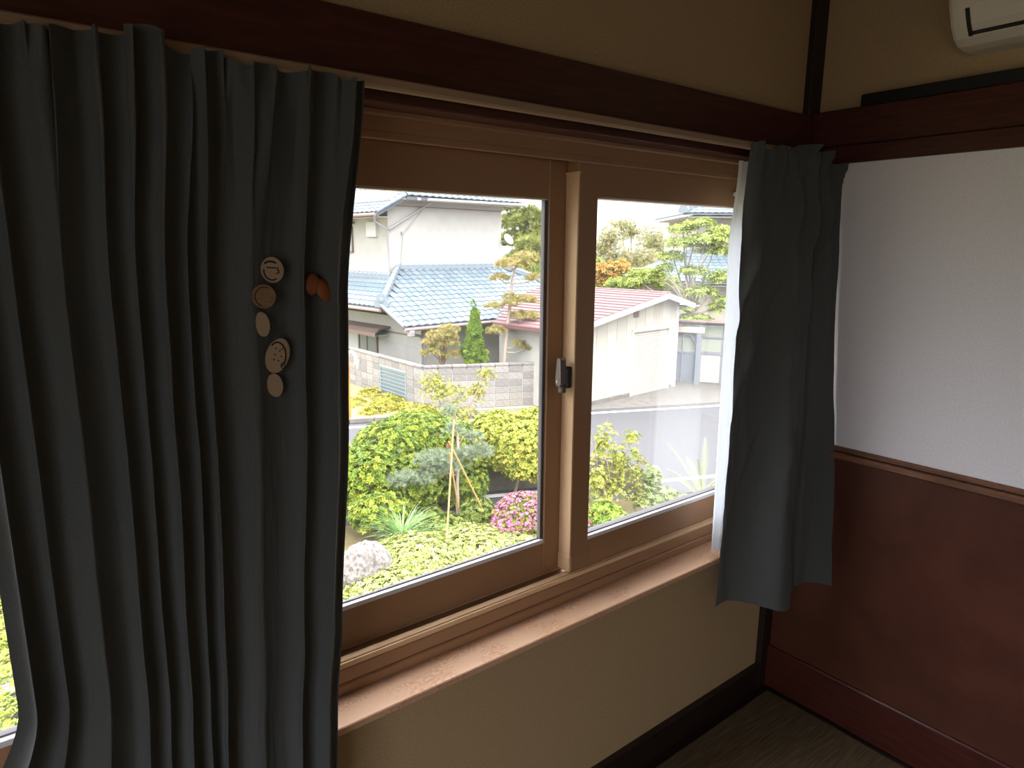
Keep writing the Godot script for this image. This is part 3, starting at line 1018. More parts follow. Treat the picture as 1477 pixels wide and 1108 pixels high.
func white_house() -> void:
	# local axes: x along the front, z towards the street; origin under the front left corner of the lower roof
	var h := thing("house", "white two storey house with blue grey tiled roofs across the road", "house", Vector3(7.2, GY, -17.1), deg_to_rad(6.0))
	var g := Geo.new()
	g.box(Vector3(1.05, -0.1, -7.0), Vector3(9.0, 2.25, 0.5), 0.0)
	g.box(Vector3(1.55, 2.2, -7.0), Vector3(6.62, 6.25, -1.9), 0.0)
	put("wall", g, M.stucco, h)
	# --- lower front roof: plane y = 2.695 - 0.5 z
	var s1 := Vector3(0, 0.5, -1).normalized()
	g = Geo.new()
	var low := [Vector3(0.02, 2.135, 1.12), Vector3(0.0, 2.695, 0.0), Vector3(2.0, 3.695, -2.0), Vector3(6.6, 3.695, -2.0), Vector3(9.6, 2.2, 1.0), Vector3(9.6, 2.135, 1.12)]
	var slab := func(poly: Array, thick: float) -> Geo:
		var q := Geo.new()
		var c := Vector3.ZERO
		for p in poly:
			c += p / poly.size()
		for i in poly.size():
			var a: Vector3 = poly[i]
			var b: Vector3 = poly[(i + 1) % poly.size()]
			var dn := Vector3.DOWN * thick
			q.flat(c, a, b, Vector3.UP)
			q.flat(c + dn, a + dn, b + dn, Vector3.DOWN)
			q.quad(a, b, b + dn, a + dn, (a + b) * 0.5 - c)
		return q
	var lr := put("lower_roof", slab.call(low, 0.09), M.under_tile, h)
	lay_tiles(lr, Vector3(0.02, 2.14, 1.12), Vector3.RIGHT, s1, 27, 13, 0.29, 0.27, func(q: Vector2) -> bool:
		var z := 1.12 - q.y * 0.894
		return z > -2.0 and q.x > (0.0 if z > 0.0 else -z + 0.12) and q.x < 6.45 + (z + 2.0) and q.x < 7.4, true, 7)
	ridge(lr, [Vector3(0.06, 2.80, -0.06), Vector3(1.98, 3.76, -1.98)], 0.085, "hip_ridge")
	ridge(lr, [Vector3(1.98, 3.74, -1.93), Vector3(6.6, 3.74, -1.93)], 0.07, "wall_ridge")
	ridge(lr, [Vector3(6.6, 3.76, -1.98), Vector3(8.4, 2.90, -0.2)], 0.085, "hip_ridge")
	# ornamental end tile at the foot of the hip
	g = Geo.new()
	g.prism(PackedVector2Array([Vector2(-0.20, 0), Vector2(0.20, 0), Vector2(0.23, 0.12), Vector2(0.16, 0.20), Vector2(0.13, 0.34), Vector2(0.05, 0.40), Vector2(-0.05, 0.40), Vector2(-0.13, 0.34), Vector2(-0.16, 0.20), Vector2(-0.23, 0.12)]), -0.05, 0.06, Transform3D(Basis(Vector3.UP, -PI / 4), Vector3(0.0, 2.66, 0.0)))
	g.lathe([Vector2(0.0, 0.09), Vector2(0.07, 0.08), Vector2(0.09, 0.05)], 14, Transform3D(Basis(Vector3.UP, -PI / 4) * Basis(Vector3.RIGHT, PI / 2), Vector3(0.0, 2.86, 0.0)))
	put("end_tile", g, M.ridge_tile, lr)
	g = Geo.new()
	g.tube([Vector3(-0.03, 2.72, 0.0), Vector3(0.0, 2.16, 1.14)], [0.055], 8)
	put("verge_tile", g, M.ridge_tile, lr)
	# --- lower left roof: eave along z at x = 0
	var ll := put("side_roof", slab.call([Vector3(0, 2.62, 0.0), Vector3(1.6, 3.42, -1.6), Vector3(1.6, 3.42, -7), Vector3(0, 2.62, -7)], 0.09), M.under_tile, h)
	lay_tiles(ll, Vector3(0.0, 2.63, -7.0), Vector3.BACK, Vector3(1, 0.5, 0).normalized(), 25, 7, 0.28, 0.26, func(q: Vector2) -> bool:
		var x := q.y * 0.894
		return x < 1.55 and -7.0 + q.x < -x - 0.08, false, 11)
	ridge(ll, [Vector3(1.5, 3.45, -1.7), Vector3(1.5, 3.45, -7)], 0.07, "wall_ridge")
	# --- upper roofs
	var ur := put("upper_roof", slab.call([Vector3(1.95, 6.04, -1.35), Vector3(7.25, 6.04, -1.35), Vector3(4.95, 7.19, -3.65), Vector3(4.25, 7.19, -3.65)], 0.10), M.under_tile, h)
	put("upper_side_roof", slab.call([Vector3(0.85, 5.46, -1.42), Vector3(1.95, 6.03, -1.42), Vector3(4.2, 7.20, -3.67), Vector3(4.2, 7.20, -7.2), Vector3(0.85, 5.46, -7.2)], 0.10), M.under_tile, h)
	lay_tiles(ur, Vector3(1.95, 6.05, -1.32), Vector3.RIGHT, s1, 19, 10, 0.28, 0.26, func(q: Vector2) -> bool: return q.x > q.y * 0.894 - 0.1 and q.x < 5.35 - q.y * 0.894, false, 13)
	lay_tiles(ur, Vector3(0.85, 5.49, -7.2), Vector3.BACK, Vector3(1, 0.52, 0).normalized(), 21, 14, 0.28, 0.26, func(q: Vector2) -> bool:
		var x := q.y * 0.887
		return -7.2 + q.x < (-1.42 if x < 1.1 else -1.42 - (x - 1.1)), false, 17)
	g = Geo.new()
	g.tube([Vector3(0.83, 5.51, -1.40), Vector3(1.93, 6.08, -1.38)], [0.06], 8)
	g.tube([Vector3(1.93, 6.08, -1.38), Vector3(4.2, 7.25, -3.7)], [0.09], 8)
	put("verge_tile", g, M.ridge_tile, ur)
	g = Geo.new()
	g.box(Vector3(1.6, 5.93, -1.9), Vector3(7.15, 5.985, -1.40))
	g.box(Vector3(0.9, 5.36, -7), Vector3(1.55, 5.40, -1.9))
	put("soffit", g, M.soffit, h)
	g = Geo.new()
	g.box(Vector3(1.6, 5.74, -1.92), Vector3(6.64, 5.77, -1.885))
	g.box(Vector3(1.03, 1.70, -7), Vector3(1.06, 1.735, 0.5))
	put("band", g, M.brown_trim, h)
	gutter(h, [Vector3(2.75, 5.96, -1.30), Vector3(7.2, 5.99, -1.28)], M.soffit)
	gutter(h, [Vector3(0.80, 5.43, -7), Vector3(0.80, 5.43, -1.45)], M.gutter)
	gutter(h, [Vector3(-0.05, 2.55, -7), Vector3(-0.05, 2.55, -0.02)], M.gutter)
	gutter(h, [Vector3(0.0, 2.07, 1.18), Vector3(7.6, 2.07, 1.18)], M.gutter)
	# rainwater pipes
	g = Geo.new()
	g.tube([Vector3(0.82, 5.40, -1.5), Vector3(0.86, 5.22, -1.6), Vector3(1.50, 4.98, -1.84), Vector3(1.52, 3.3, -1.84)], [0.035], 8)
	g.tube([Vector3(3.0, 5.93, -1.30), Vector3(2.9, 5.72, -1.82), Vector3(1.54, 4.99, -1.82)], [0.035], 8)
	put("rain_pipe", g, M.pipe_grey, h)
	g = Geo.new()
	g.tube([Vector3(2.95, 5.66, -1.86), Vector3(2.10, 4.86, -1.86), Vector3(2.10, 4.7, -1.86), Vector3(1.98, 3.7, -1.86)], [0.012], 6)
	g.box(Vector3(2.05, 4.84, -1.9), Vector3(2.14, 4.93, -1.84), 0.01)
	put("cable", g, M.pipe_grey, h)
	g = Geo.new()
	g.tube([Vector3(0.20, 2.04, 1.16), Vector3(0.35, 1.90, 0.95), Vector3(1.12, 1.74, 0.58), Vector3(1.12, 0.0, 0.56)], [0.04], 8)
	g.box(Vector3(0.12, 1.86, 1.08), Vector3(0.30, 2.04, 1.24), 0.02)
	put("rain_pipe", g, M.pipe_grey, h)
	g = Geo.new()
	g.box(Vector3(2.35, 5.92, -1.38), Vector3(2.47, 6.0, -1.28), 0.02)
	put("lamp", g, M.white_paint, h)
	# window on the left of the lower floor under a small awning
	g = Geo.new()
	for z in [-4.3, -3.1, -1.98]:
		g.box(Vector3(0.99, 0.55, z), Vector3(1.06, 1.60, z + 0.06), 0.005)
	g.box(Vector3(0.99, 0.50, -4.35), Vector3(1.06, 0.57, -1.88), 0.005)
	g.box(Vector3(0.99, 1.56, -4.35), Vector3(1.06, 1.62, -1.88), 0.005)
	g.box(Vector3(1.0, 0.55, -2.58), Vector3(1.06, 1.6, -2.54), 0.003)
	var wn := put("window", g, M.brown_trim, h)
	put("pane", box_geo(Vector3(1.02, 0.57, -3.05), Vector3(1.045, 1.57, -2.0)), M.window_dark, wn)
	put("pane", box_geo(Vector3(1.02, 0.57, -4.25), Vector3(1.045, 1.57, -3.1)), M.window_pale, wn)
	g = Geo.new()
	g.prism(PackedVector2Array([Vector2(0.45, 1.60), Vector2(0.45, 1.72), Vector2(0.62, 1.84), Vector2(1.05, 1.90), Vector2(1.05, 1.86), Vector2(0.64, 1.80), Vector2(0.49, 1.70), Vector2(0.49, 1.60)]), -4.8, -1.15)
	var aw := put("awning", g, M.brown_trim, h)
	for k in 6:
		put("awning_sheet", box_geo(Vector3(0.50, 1.61, -4.78 + k * 0.6), Vector3(1.04, 1.63, -4.21 + k * 0.6)), M.awning_sheet, aw)
	# window of the upper floor at the left
	g = Geo.new()
	for z in [-5.5, -4.13]:
		g.box(Vector3(1.49, 4.24, z), Vector3(1.56, 5.1, z + 0.06), 0.005)
	g.box(Vector3(1.49, 4.22, -5.5), Vector3(1.56, 4.28, -4.07), 0.005)
	g.box(Vector3(1.49, 5.06, -5.5), Vector3(1.56, 5.12, -4.07), 0.005)
	wn = put("window", g, M.brown_trim, h)
	put("pane", box_geo(Vector3(1.52, 4.28, -5.45), Vector3(1.545, 5.06, -4.1)), M.window_pale, wn)
	put("window_hood", box_geo(Vector3(1.35, 5.20, -5.6), Vector3(1.56, 5.27, -3.95), 0.01), M.brown_trim, h)
	put("vent_box", box_geo(Vector3(1.46, 4.75, -3.1), Vector3(1.56, 5.25, -2.5), 0.01), M.white_paint, h)
	# satellite dish on the right corner
	var xf := Transform3D(Basis(Vector3.UP, 0.0) * Basis(Vector3.RIGHT, PI / 2 - 0.55) * Basis(Vector3.BACK, 0.0), Vector3.ZERO)
	var dish := thing("satellite_dish", "white satellite dish on the upper corner of the white house", "satellite dish", h.transform * Vector3(6.80, 4.72, -1.72), 0.2)
	g = Geo.new()
	g.lathe([Vector2(0.0, 0.0), Vector2(0.08, 0.006), Vector2(0.16, 0.026), Vector2(0.225, 0.055), Vector2(0.225, 0.045), Vector2(0.16, 0.014), Vector2(0.0, -0.012)], 28, xf)
	put("bowl", g, M.white_paint, dish)
	g = Geo.new()
	g.tube([xf * Vector3(0, 0.02, 0.22), xf * Vector3(0, 0.25, 0.06)], [0.008], 6)
	g.box(Vector3(-0.02, -0.02, -0.02), Vector3(0.02, 0.05, 0.02), 0.005, xf.translated_local(Vector3(0, 0.24, 0.04)))
	put("feed_arm", g, M.pipe_grey, dish)
	g = Geo.new()
	g.tube([Vector3(0, 0, -0.02), Vector3(-0.06, -0.06, -0.12), Vector3(-0.24, -0.06, -0.16)], [0.016], 8)
	put("mount", g, M.pipe_grey, dish)

func garage() -> void:
	var h := thing("garage", "cream board garage with a red metal roof and a pale roller shutter", "garage", Vector3(11.2, GY + 0.0, -12.2), deg_to_rad(5.0))
	var boards := [M.cream_board, M.cream_board_warm]
	var g := Geo.new()
	# shell behind the boards: left wall, back, front above and beside the door
	g.box(Vector3(-1.20, 0, -2.6), Vector3(-1.10, 2.33, -0.02), 0.0)
	g.prism(PackedVector2Array([Vector2(-1.1, 0), Vector2(1.86, 0), Vector2(1.86, 1.97), Vector2(3.95, 2.0), Vector2(3.95, 0), Vector2(4.15, 0), Vector2(4.15, 2.75), Vector2(3.05, 3.05), Vector2(-1.1, 2.33)]), -0.12, -0.02)
	g.box(Vector3(4.05, 0, -2.6), Vector3(4.15, 2.75, -0.02))
	g.box(Vector3(-1.1, 0, -2.6), Vector3(4.1, 2.35, -2.5))
	put("wall", g, M.stucco, h)
	# upright boards on the gable, each one proud of the next joint
	for k in 12:
		var x0 := -1.20 + k * 0.45
		var x1 := minf(x0 + 0.44, 4.15)
		var top0 := minf(2.33 + (x0 + 1.2) * 0.177, 3.05 - maxf(0.0, x0 - 3.05) * 0.26)
		var top1 := minf(2.33 + (x1 + 1.2) * 0.177, 3.05 - maxf(0.0, x1 - 3.05) * 0.26)
		var bot := 0.14 if x1 < 1.8 else 2.02
		var xa := x0
		if x0 < 1.78 and x1 > 1.78:
			bot = 2.02
		g = Geo.new()
		g.prism(PackedVector2Array([Vector2(xa, bot), Vector2(x1, bot), Vector2(x1, top1), Vector2(xa, top0)]), -0.02, 0.012)
		put("board", g, boards[k % 2], h)
	put("board", box_geo(Vector3(1.50, 0.14, -0.02), Vector3(1.76, 2.02, 0.012)), boards[0], h)
	put("footing", box_geo(Vector3(-1.22, 0.0, -0.05), Vector3(1.78, 0.14, 0.02), 0.01), M.concrete, h)
	# door frame and roller shutter
	g = Geo.new()
	g.box(Vector3(1.76, 0.0, -0.08), Vector3(1.86, 2.04, 0.03), 0.006)
	g.box(Vector3(3.68, 0.0, -0.08), Vector3(3.80, 2.04, 0.03), 0.006)
	g.box(Vector3(1.76, 1.96, -0.08), Vector3(3.80, 2.06, 0.04), 0.006)
	put("door_frame", g, M.white_paint, h)
	put("board", box_geo(Vector3(3.80, 0.1, -0.02), Vector3(4.02, 2.02, 0.012)), boards[1], h)
	put("corner_board", box_geo(Vector3(4.02, 0.0, -0.06), Vector3(4.17, 2.74, 0.03), 0.006), M.white_paint, h)
	g = Geo.new()
	for k in 26:
		var y := 0.03 + k * 0.075
		g.box(Vector3(1.84, y, -0.060), Vector3(3.70, y + 0.070, -0.032), 0.008)
	g.box(Vector3(1.84, 0.0, -0.07), Vector3(3.70, 0.05, -0.02), 0.005)
	put("roller_shutter", g, M.shutter, h)
	put("vent", box_geo(Vector3(1.80, 2.40, 0.0), Vector3(2.06, 2.68, 0.03), 0.01), M.brown_trim, h)
	# roof: metal sheets in strips that run along the eave, cut back where the house roof begins
	var y_at := func(x: float) -> float: return 2.27 + 0.177 * (x + 1.6)
	var back := [[-1.6, -2.42], [-1.45, -2.53], [-0.76, -3.01], [0.54, -4.35], [1.62, -4.6], [3.05, -4.9]]
	var n := 16
	var roof := Node3D.new()
	roof.name = "roof"
	h.add_child(roof)
	for k in n:
		var x0 := -1.62 + k * (4.67 / n)
		var x1 := x0 + 4.67 / n
		var zb := func(x: float) -> float:
			for i in back.size() - 1:
				if x <= back[i + 1][0]:
					return lerpf(back[i][1], back[i + 1][1], clampf((x - back[i][0]) / (back[i + 1][0] - back[i][0]), 0, 1))
			return -4.9
		var a0: float = y_at.call(x0)
		var a1: float = y_at.call(x1)
		g = Geo.new()
		var p := [Vector3(x0, a0 + 0.045, 0.38), Vector3(x1 + 0.01, a1 + 0.012, 0.38), Vector3(x1 + 0.01, a1 + 0.012, zb.call(x1)), Vector3(x0, a0 + 0.045, zb.call(x0))]
		var dn := Vector3.DOWN * 0.04
		g.quad(p[0], p[1], p[2], p[3], Vector3.UP)
		g.quad(p[0] + dn, p[1] + dn, p[2] + dn, p[3] + dn, Vector3.DOWN)
		for i in 4:
			g.quad(p[i], p[(i + 1) % 4], p[(i + 1) % 4] + dn, p[i] + dn, p[i] + p[(i + 1) % 4] - p[(i + 2) % 4] - p[(i + 3) % 4])
		put("roof_strip", g, M.red_roof if k % 2 == 0 else M.red_roof_pale, roof)
	for k in 5:
		var x0 := 3.05 + k * 0.29
		g = Geo.new()
		var a0 := 3.095 - (x0 - 3.05) * 0.26
		g.box(Vector3(0, -0.035, -4.9), Vector3(0.33, 0.0, 0.38), 0.0, Transform3D(Basis(Vector3.BACK, -0.254), Vector3(x0, a0, 0)))
		put("roof_strip", g, M.red_roof if k % 2 == 0 else M.red_roof_pale, roof)
	g = Geo.new()
	g.box(Vector3(2.95, 3.085, -4.9), Vector3(3.15, 3.14, 0.40), 0.02)
	put("ridge_cap", g, M.red_roof, roof)
	# barge boards and eave trim
	g = Geo.new()
	g.box(Vector3(0, -0.15, -0.02), Vector3(4.74, -0.0, 0.03), 0.0, Transform3D(Basis(Vector3.BACK, 0.1752), Vector3(-1.62, 2.265, 0.38)))
	put("barge_board", g, M.soffit, h)
	g = Geo.new()
	g.box(Vector3(0, -0.16, -0.02), Vector3(1.50, -0.0, 0.03), 0.0, Transform3D(Basis(Vector3.BACK, -0.254), Vector3(3.05, 3.09, 0.38)))
	put("barge_board", g, M.white_paint, h)
	g = Geo.new()
	g.box(Vector3(-1.66, 2.19, -2.4), Vector3(-1.60, 2.26, 0.40), 0.005)
	put("eave_board", g, M.red_trim, h)
	g = Geo.new()
	g.box(Vector3(-1.6, 2.18, -2.4), Vector3(-1.1, 2.20, 0.36))
	g.box(Vector3(4.1, 2.62, -4.4), Vector3(4.8, 2.64, 0.36))
	put("soffit", g, M.soffit, h)

func far_house() -> void:
	# a second tiled house beyond the garage, behind the maple
	var h := thing("house", "cream house with dark tiled roofs behind the bright green maple", "house", Vector3(23.5, GY, -17.6), deg_to_rad(-38.0))
	var g := Geo.new()
	g.box(Vector3(-0.4, -0.2, -7), Vector3(9, 5.95, -0.6))
	g.box(Vector3(-2.2, -0.2, -7), Vector3(9, 3.4, 1.4))
	put("wall", g, M.beige_wall, h)
	var roof := func(x0: float, x1: float, y: float, z: float, depth: float, sd: int) -> void:
		var s := Vector3(0, 0.5, -1).normalized()
		var q := Geo.new()
		var top := depth * 0.5
		var p := [Vector3(x0, y, z), Vector3(x1, y, z), Vector3(x1, y + top, z - depth), Vector3(x0 + depth, y + top, z - depth)]
		var dn := Vector3.DOWN * 0.07
		q.quad(p[0], p[1], p[2], p[3], Vector3.UP)
		q.quad(p[0] + dn, p[1] + dn, p[2] + dn, p[3] + dn, Vector3.DOWN)
		q.quad(p[0], p[1], p[1] + dn, p[0] + dn, Vector3.BACK)
		var b := [Vector3(x0, y, z), Vector3(x0 + depth, y + top, z - depth), Vector3(x0 + depth, y + top, z - depth - 1.0), Vector3(x0, y, z - 2.0 * depth - 1.0)]
		q.quad(b[0], b[1], b[2], b[3], Vector3(-0.5, 1, 0))
		q.quad(b[0] + dn, b[1] + dn, b[2] + dn, b[3] + dn, Vector3.DOWN)
		q.quad(b[0], b[3], b[3] + dn, b[0] + dn, Vector3.LEFT)
		var r := put("roof", q, M.under_tile, h)
		lay_tiles(r, Vector3(x0, y + 0.01, z), Vector3.RIGHT, s, int((x1 - x0) / 0.3), int(depth * 1.118 / 0.28), 0.3, 0.28, func(t: Vector2) -> bool: return t.x > t.y * 0.894, false, sd)
		ridge(r, [Vector3(x0 + 0.02, y + 0.1, z - 0.02), Vector3(x0 + depth, y + top + 0.08, z - depth)], 0.10, "hip_ridge")
		q = Geo.new()
		q.prism(PackedVector2Array([Vector2(-0.22, 0), Vector2(0.22, 0), Vector2(0.24, 0.14), Vector2(0.14, 0.36), Vector2(-0.14, 0.36), Vector2(-0.24, 0.14)]), -0.05, 0.07, Transform3D(Basis(Vector3.UP, -PI / 4), Vector3(x0, y + 0.02, z)))
		put("end_tile", q, M.ridge_tile, r)
	roof.call(-1.2, 9.4, 5.95, 0.3, 2.6, 23)
	roof.call(-3.2, 9.4, 3.05, 2.2, 2.6, 29)
	g = Geo.new()
	g.box(Vector3(-1.0, 5.78, -6), Vector3(9.2, 5.83, 0.2))
	g.box(Vector3(-3.0, 2.88, -6), Vector3(9.2, 2.93, 2.1))
	put("soffit", g, M.soffit, h)
	g = Geo.new()
	g.box(Vector3(1.6, 4.7, -0.62), Vector3(3.4, 5.7, -0.54), 0.01)
	var wn := put("window", g, M.brown_trim, h)
	put("pane", box_geo(Vector3(1.7, 4.8, -0.55), Vector3(2.47, 5.6, -0.53)), M.window_dark, wn)
	put("pane", box_geo(Vector3(2.53, 4.8, -0.55), Vector3(3.3, 5.6, -0.53)), M.window_dark, wn)

func timber_gate() -> void:
	# a row of weathered posts, rails and panels closing the yard beside the garage
	var w := thing("yard_fence", "weathered grey timber fence with a beamed gateway right of the garage", "fence", Vector3(15.75, GY, -13.25), -atan2(1.55, 0.95))
	var g := Geo.new()
	for x in [0.0, 2.9, 3.9]:
		put("post", box_geo(Vector3(x - 0.04, 0.0, -0.05), Vector3(x + 0.05, 2.0, 0.05), 0.01), M.gate_wood, w)
	put("gate_post", box_geo(Vector3(0.93, 0.0, 0.02), Vector3(1.09, 1.80, 0.20), 0.015), M.gate_wood, w)
	put("gate_beam", box_geo(Vector3(-0.10, 1.72, 0.0), Vector3(1.18, 1.92, 0.22), 0.015), M.gate_beam, w)
	g = Geo.new()
	g.tube([Vector3(0.45, 1.70, 0.1), Vector3(0.72, 1.64, 0.1), Vector3(0.88, 1.45, 0.1), Vector3(0.95, 1.2, 0.1)], [0.035], 8)
	put("brace", g, M.gate_wood, w)
	g = Geo.new()
	for y in [1.02, 1.55]:
		g.box(Vector3(0.0, y, -0.035), Vector3(3.9, y + 0.06, 0.035), 0.008)
	g.box(Vector3(0.0, 1.96, -0.06), Vector3(3.9, 2.06, 0.06), 0.008)
	put("rail", g, M.gate_wood, w)
	for x in [0.48, 1.75, 2.3, 3.4]:
		put("post", box_geo(Vector3(x - 0.02, 0.0, -0.02), Vector3(x + 0.03, 1.96, 0.03), 0.005), M.gate_wood, w)
	var px := [0.05, 0.52, 1.1, 1.79, 2.34, 2.95, 3.45]
	var pw := [0.41, 0.48, 0.62, 0.49, 0.51, 0.43, 0.42]
	for k in px.size():
		put("panel", box_geo(Vector3(px[k], 1.1, -0.02), Vector3(px[k] + pw[k], 1.94, 0.0), 0.003), M.gate_infill, w)
		put("panel", box_geo(Vector3(px[k], 0.08, -0.025), Vector3(px[k] + pw[k], 1.0, 0.0), 0.003), M.gate_wood if k < 2 else M.soffit, w)
	put("roofing_sheet", box_geo(Vector3(-0.15, 2.06, -0.35), Vector3(4.0, 2.10, 0.25), 0.01), M.brown_trim, w)

func mirror_post() -> void:
	var w := thing("road_mirror", "orange road mirror post with a white hooded top by the block wall", "traffic mirror", Vector3(4.97, GY + 0.06, -14.72), -0.6)
	var g := Geo.new()
	g.tube([Vector3(0, 0, 0), Vector3(0, 1.55, 0)], [0.05], 12)
	put("post", g, M.orange_paint, w)
	g = Geo.new()
	var arch := []
	for k in 9:
		var a := PI * k / 8.0
		arch.append(Vector3(0.11 - 0.11 * cos(a), 1.52 + 0.22 * sin(a), 0))
	arch.append(Vector3(0.22, 1.42, 0))
	g.tube(arch, [0.045], 10)
	put("bracket", g, M.white_paint, w)
	g = Geo.new()
	g.lathe([Vector2(0, 0.0), Vector2(0.10, -0.01), Vector2(0.13, -0.03), Vector2(0.135, -0.05), Vector2(0.0, -0.02)], 24, Transform3D(Basis(Vector3.BACK, PI / 2 - 0.15), Vector3(0.225, 1.42, 0.0)))
	put("mirror", g, M.white_paint, w)

# ---------------------------------------------------------------- plants
func lin(r: float, g: float, b: float) -> Color:
	var c := Color(r, g, b).srgb_to_linear()
	return Color(c.r * 0.58, c.g * 0.58, c.b * 0.58)

func sprig(n: int, length: float, width: float, rise: float, sd: int) -> ArrayMesh:
	# leaves round one point, each folded along its middle
	var g := Geo.new()
	var r := RandomNumberGenerator.new()
	r.seed = sd
	for i in n:
		var a := TAU * (i + r.randf_range(-0.3, 0.3)) / n
		var up := rise + r.randf_range(-0.25, 0.25)
		var d := Vector3(cos(a) * cos(up), sin(up), sin(a) * cos(up))
		var s := d.cross(Vector3.UP).normalized()
		var l := length * r.randf_range(0.75, 1.15)
		var base := d * l * 0.12
		var tip := d * l + Vector3.DOWN * l * 0.12
		var m := d * l * 0.55
		var w := width * 0.5
		var nn := s.cross(d).normalized()
		if nn.y < 0:
			nn = -nn
		g.flat(base, m + s * w + nn * w * 0.35, tip, nn)
		g.flat(base, m - s * w + nn * w * 0.35, tip, nn)
	return g.mesh()

func needles(n: int, length: float, width: float, spread: float, sd: int) -> ArrayMesh:
	var g := Geo.new()
	var r := RandomNumberGenerator.new()
	r.seed = sd
	for i in n:
		var a := TAU * i / n + r.randf_range(-0.2, 0.2)
		var e := r.randf_range(0.2, 1.0) * spread
		var d := Vector3(cos(a) * sin(e), cos(e), sin(a) * sin(e))
		var s := d.cross(Vector3(0.3, 1, 0.2)).normalized() * width * 0.5
		var l := length * r.randf_range(0.7, 1.1)
		g.flat(-s, s, d * l, d.cross(s))
	return g.mesh()

func cloud(parent: Node3D, called: String, m: Mesh, ma: Material, blobs: Array, count: int, size: Vector2, cols: Array, sd: int, shell := 0.7, lift := 0.5, low := -0.75) -> void:
	var r := RandomNumberGenerator.new()
	r.seed = sd
	var weight := []
	var total := 0.0
	for b in blobs:
		var w: float = b[3] * b[3] + b[3] * b[4] * 2.0
		total += w
		weight.append(total)
	var place := []
	var tries := 0
	while place.size() < count and tries < count * 6:
		tries += 1
		var pick := r.randf() * total
		var k := 0
		while weight[k] < pick:
			k += 1
		var b: Array = blobs[k]
		var d := Vector3(r.randfn(), r.randfn(), r.randfn()).normalized()
		if d.y < low:
			continue
		var q := r.randf_range(shell, 1.05)
		var p := Vector3(b[0] + d.x * b[3] * q, b[1] + d.y * b[4] * q, b[2] + d.z * b[5] * q) - parent.position
		var buried := false
		for j in blobs.size():
			if j == k:
				continue
			var o: Array = blobs[j]
			var e := (p + parent.position - Vector3(o[0], o[1], o[2])) / Vector3(o[3], o[4], o[5])
			if e.length() < shell * 0.9:
				buried = true
				break
		if buried:
			continue
		var up := (d * 0.8 + Vector3.UP * lift + Vector3(r.randfn(), r.randfn(), r.randfn()) * 0.35).normalized()
		var x := up.cross(Vector3(r.randfn(), r.randfn(), r.randfn())).normalized()
		var s := r.randf_range(size.x, size.y)
		place.append(Transform3D(Basis(x, up, x.cross(up)) * Basis.from_scale(Vector3.ONE * s), p))
	var mm := MultiMesh.new()
	mm.transform_format = MultiMesh.TRANSFORM_3D
	mm.use_colors = true
	mm.mesh = m
	mm.instance_count = place.size()
	for i in place.size():
		mm.set_instance_transform(i, place[i])
		var c: Color = cols[r.randi_range(0, cols.size() - 1)]
		c = c.lerp(cols[r.randi_range(0, cols.size() - 1)], r.randf())
		var k := r.randf_range(0.85, 1.12)
		mm.set_instance_color(i, Color(c.r * k, c.g * k, c.b * k))
	var o := MultiMeshInstance3D.new()
	o.name = called
	o.multimesh = mm
	o.material_override = ma
	o.set_meta("kind", "stuff")
	parent.add_child(o, true)

func stems(parent: Node3D, called: String, base: Vector3, blobs: Array, r0: float, r1: float, ma: Material, sd: int, fork := 0.35) -> void:
	# a stem or trunk with one limb to each mass of leaves
	var r := RandomNumberGenerator.new()
	r.seed = sd
	var g := Geo.new()
	var o := parent.position
	var ctr := Vector3.ZERO
	for b in blobs:
		ctr += Vector3(b[0], b[1], b[2]) / blobs.size()
	for b in blobs:
		var tip := Vector3(b[0], b[1], b[2])
		var mid := base.lerp(ctr, fork)
		var elbow := mid.lerp(tip, 0.5) + Vector3(r.randf_range(-0.1, 0.1), r.randf_range(-0.05, 0.1), r.randf_range(-0.1, 0.1)) * (tip - mid).length()
		g.tube([base - o, mid - o, elbow - o, tip - o], [r0, r0 * 0.75, (r0 + r1) * 0.4, r1], 6)
	put(called, g, ma, parent)

func plant(called: String, label: String, category: String, base: Vector3, group := "") -> Node3D:
	return thing(called, label, category, base, 0.0, group)

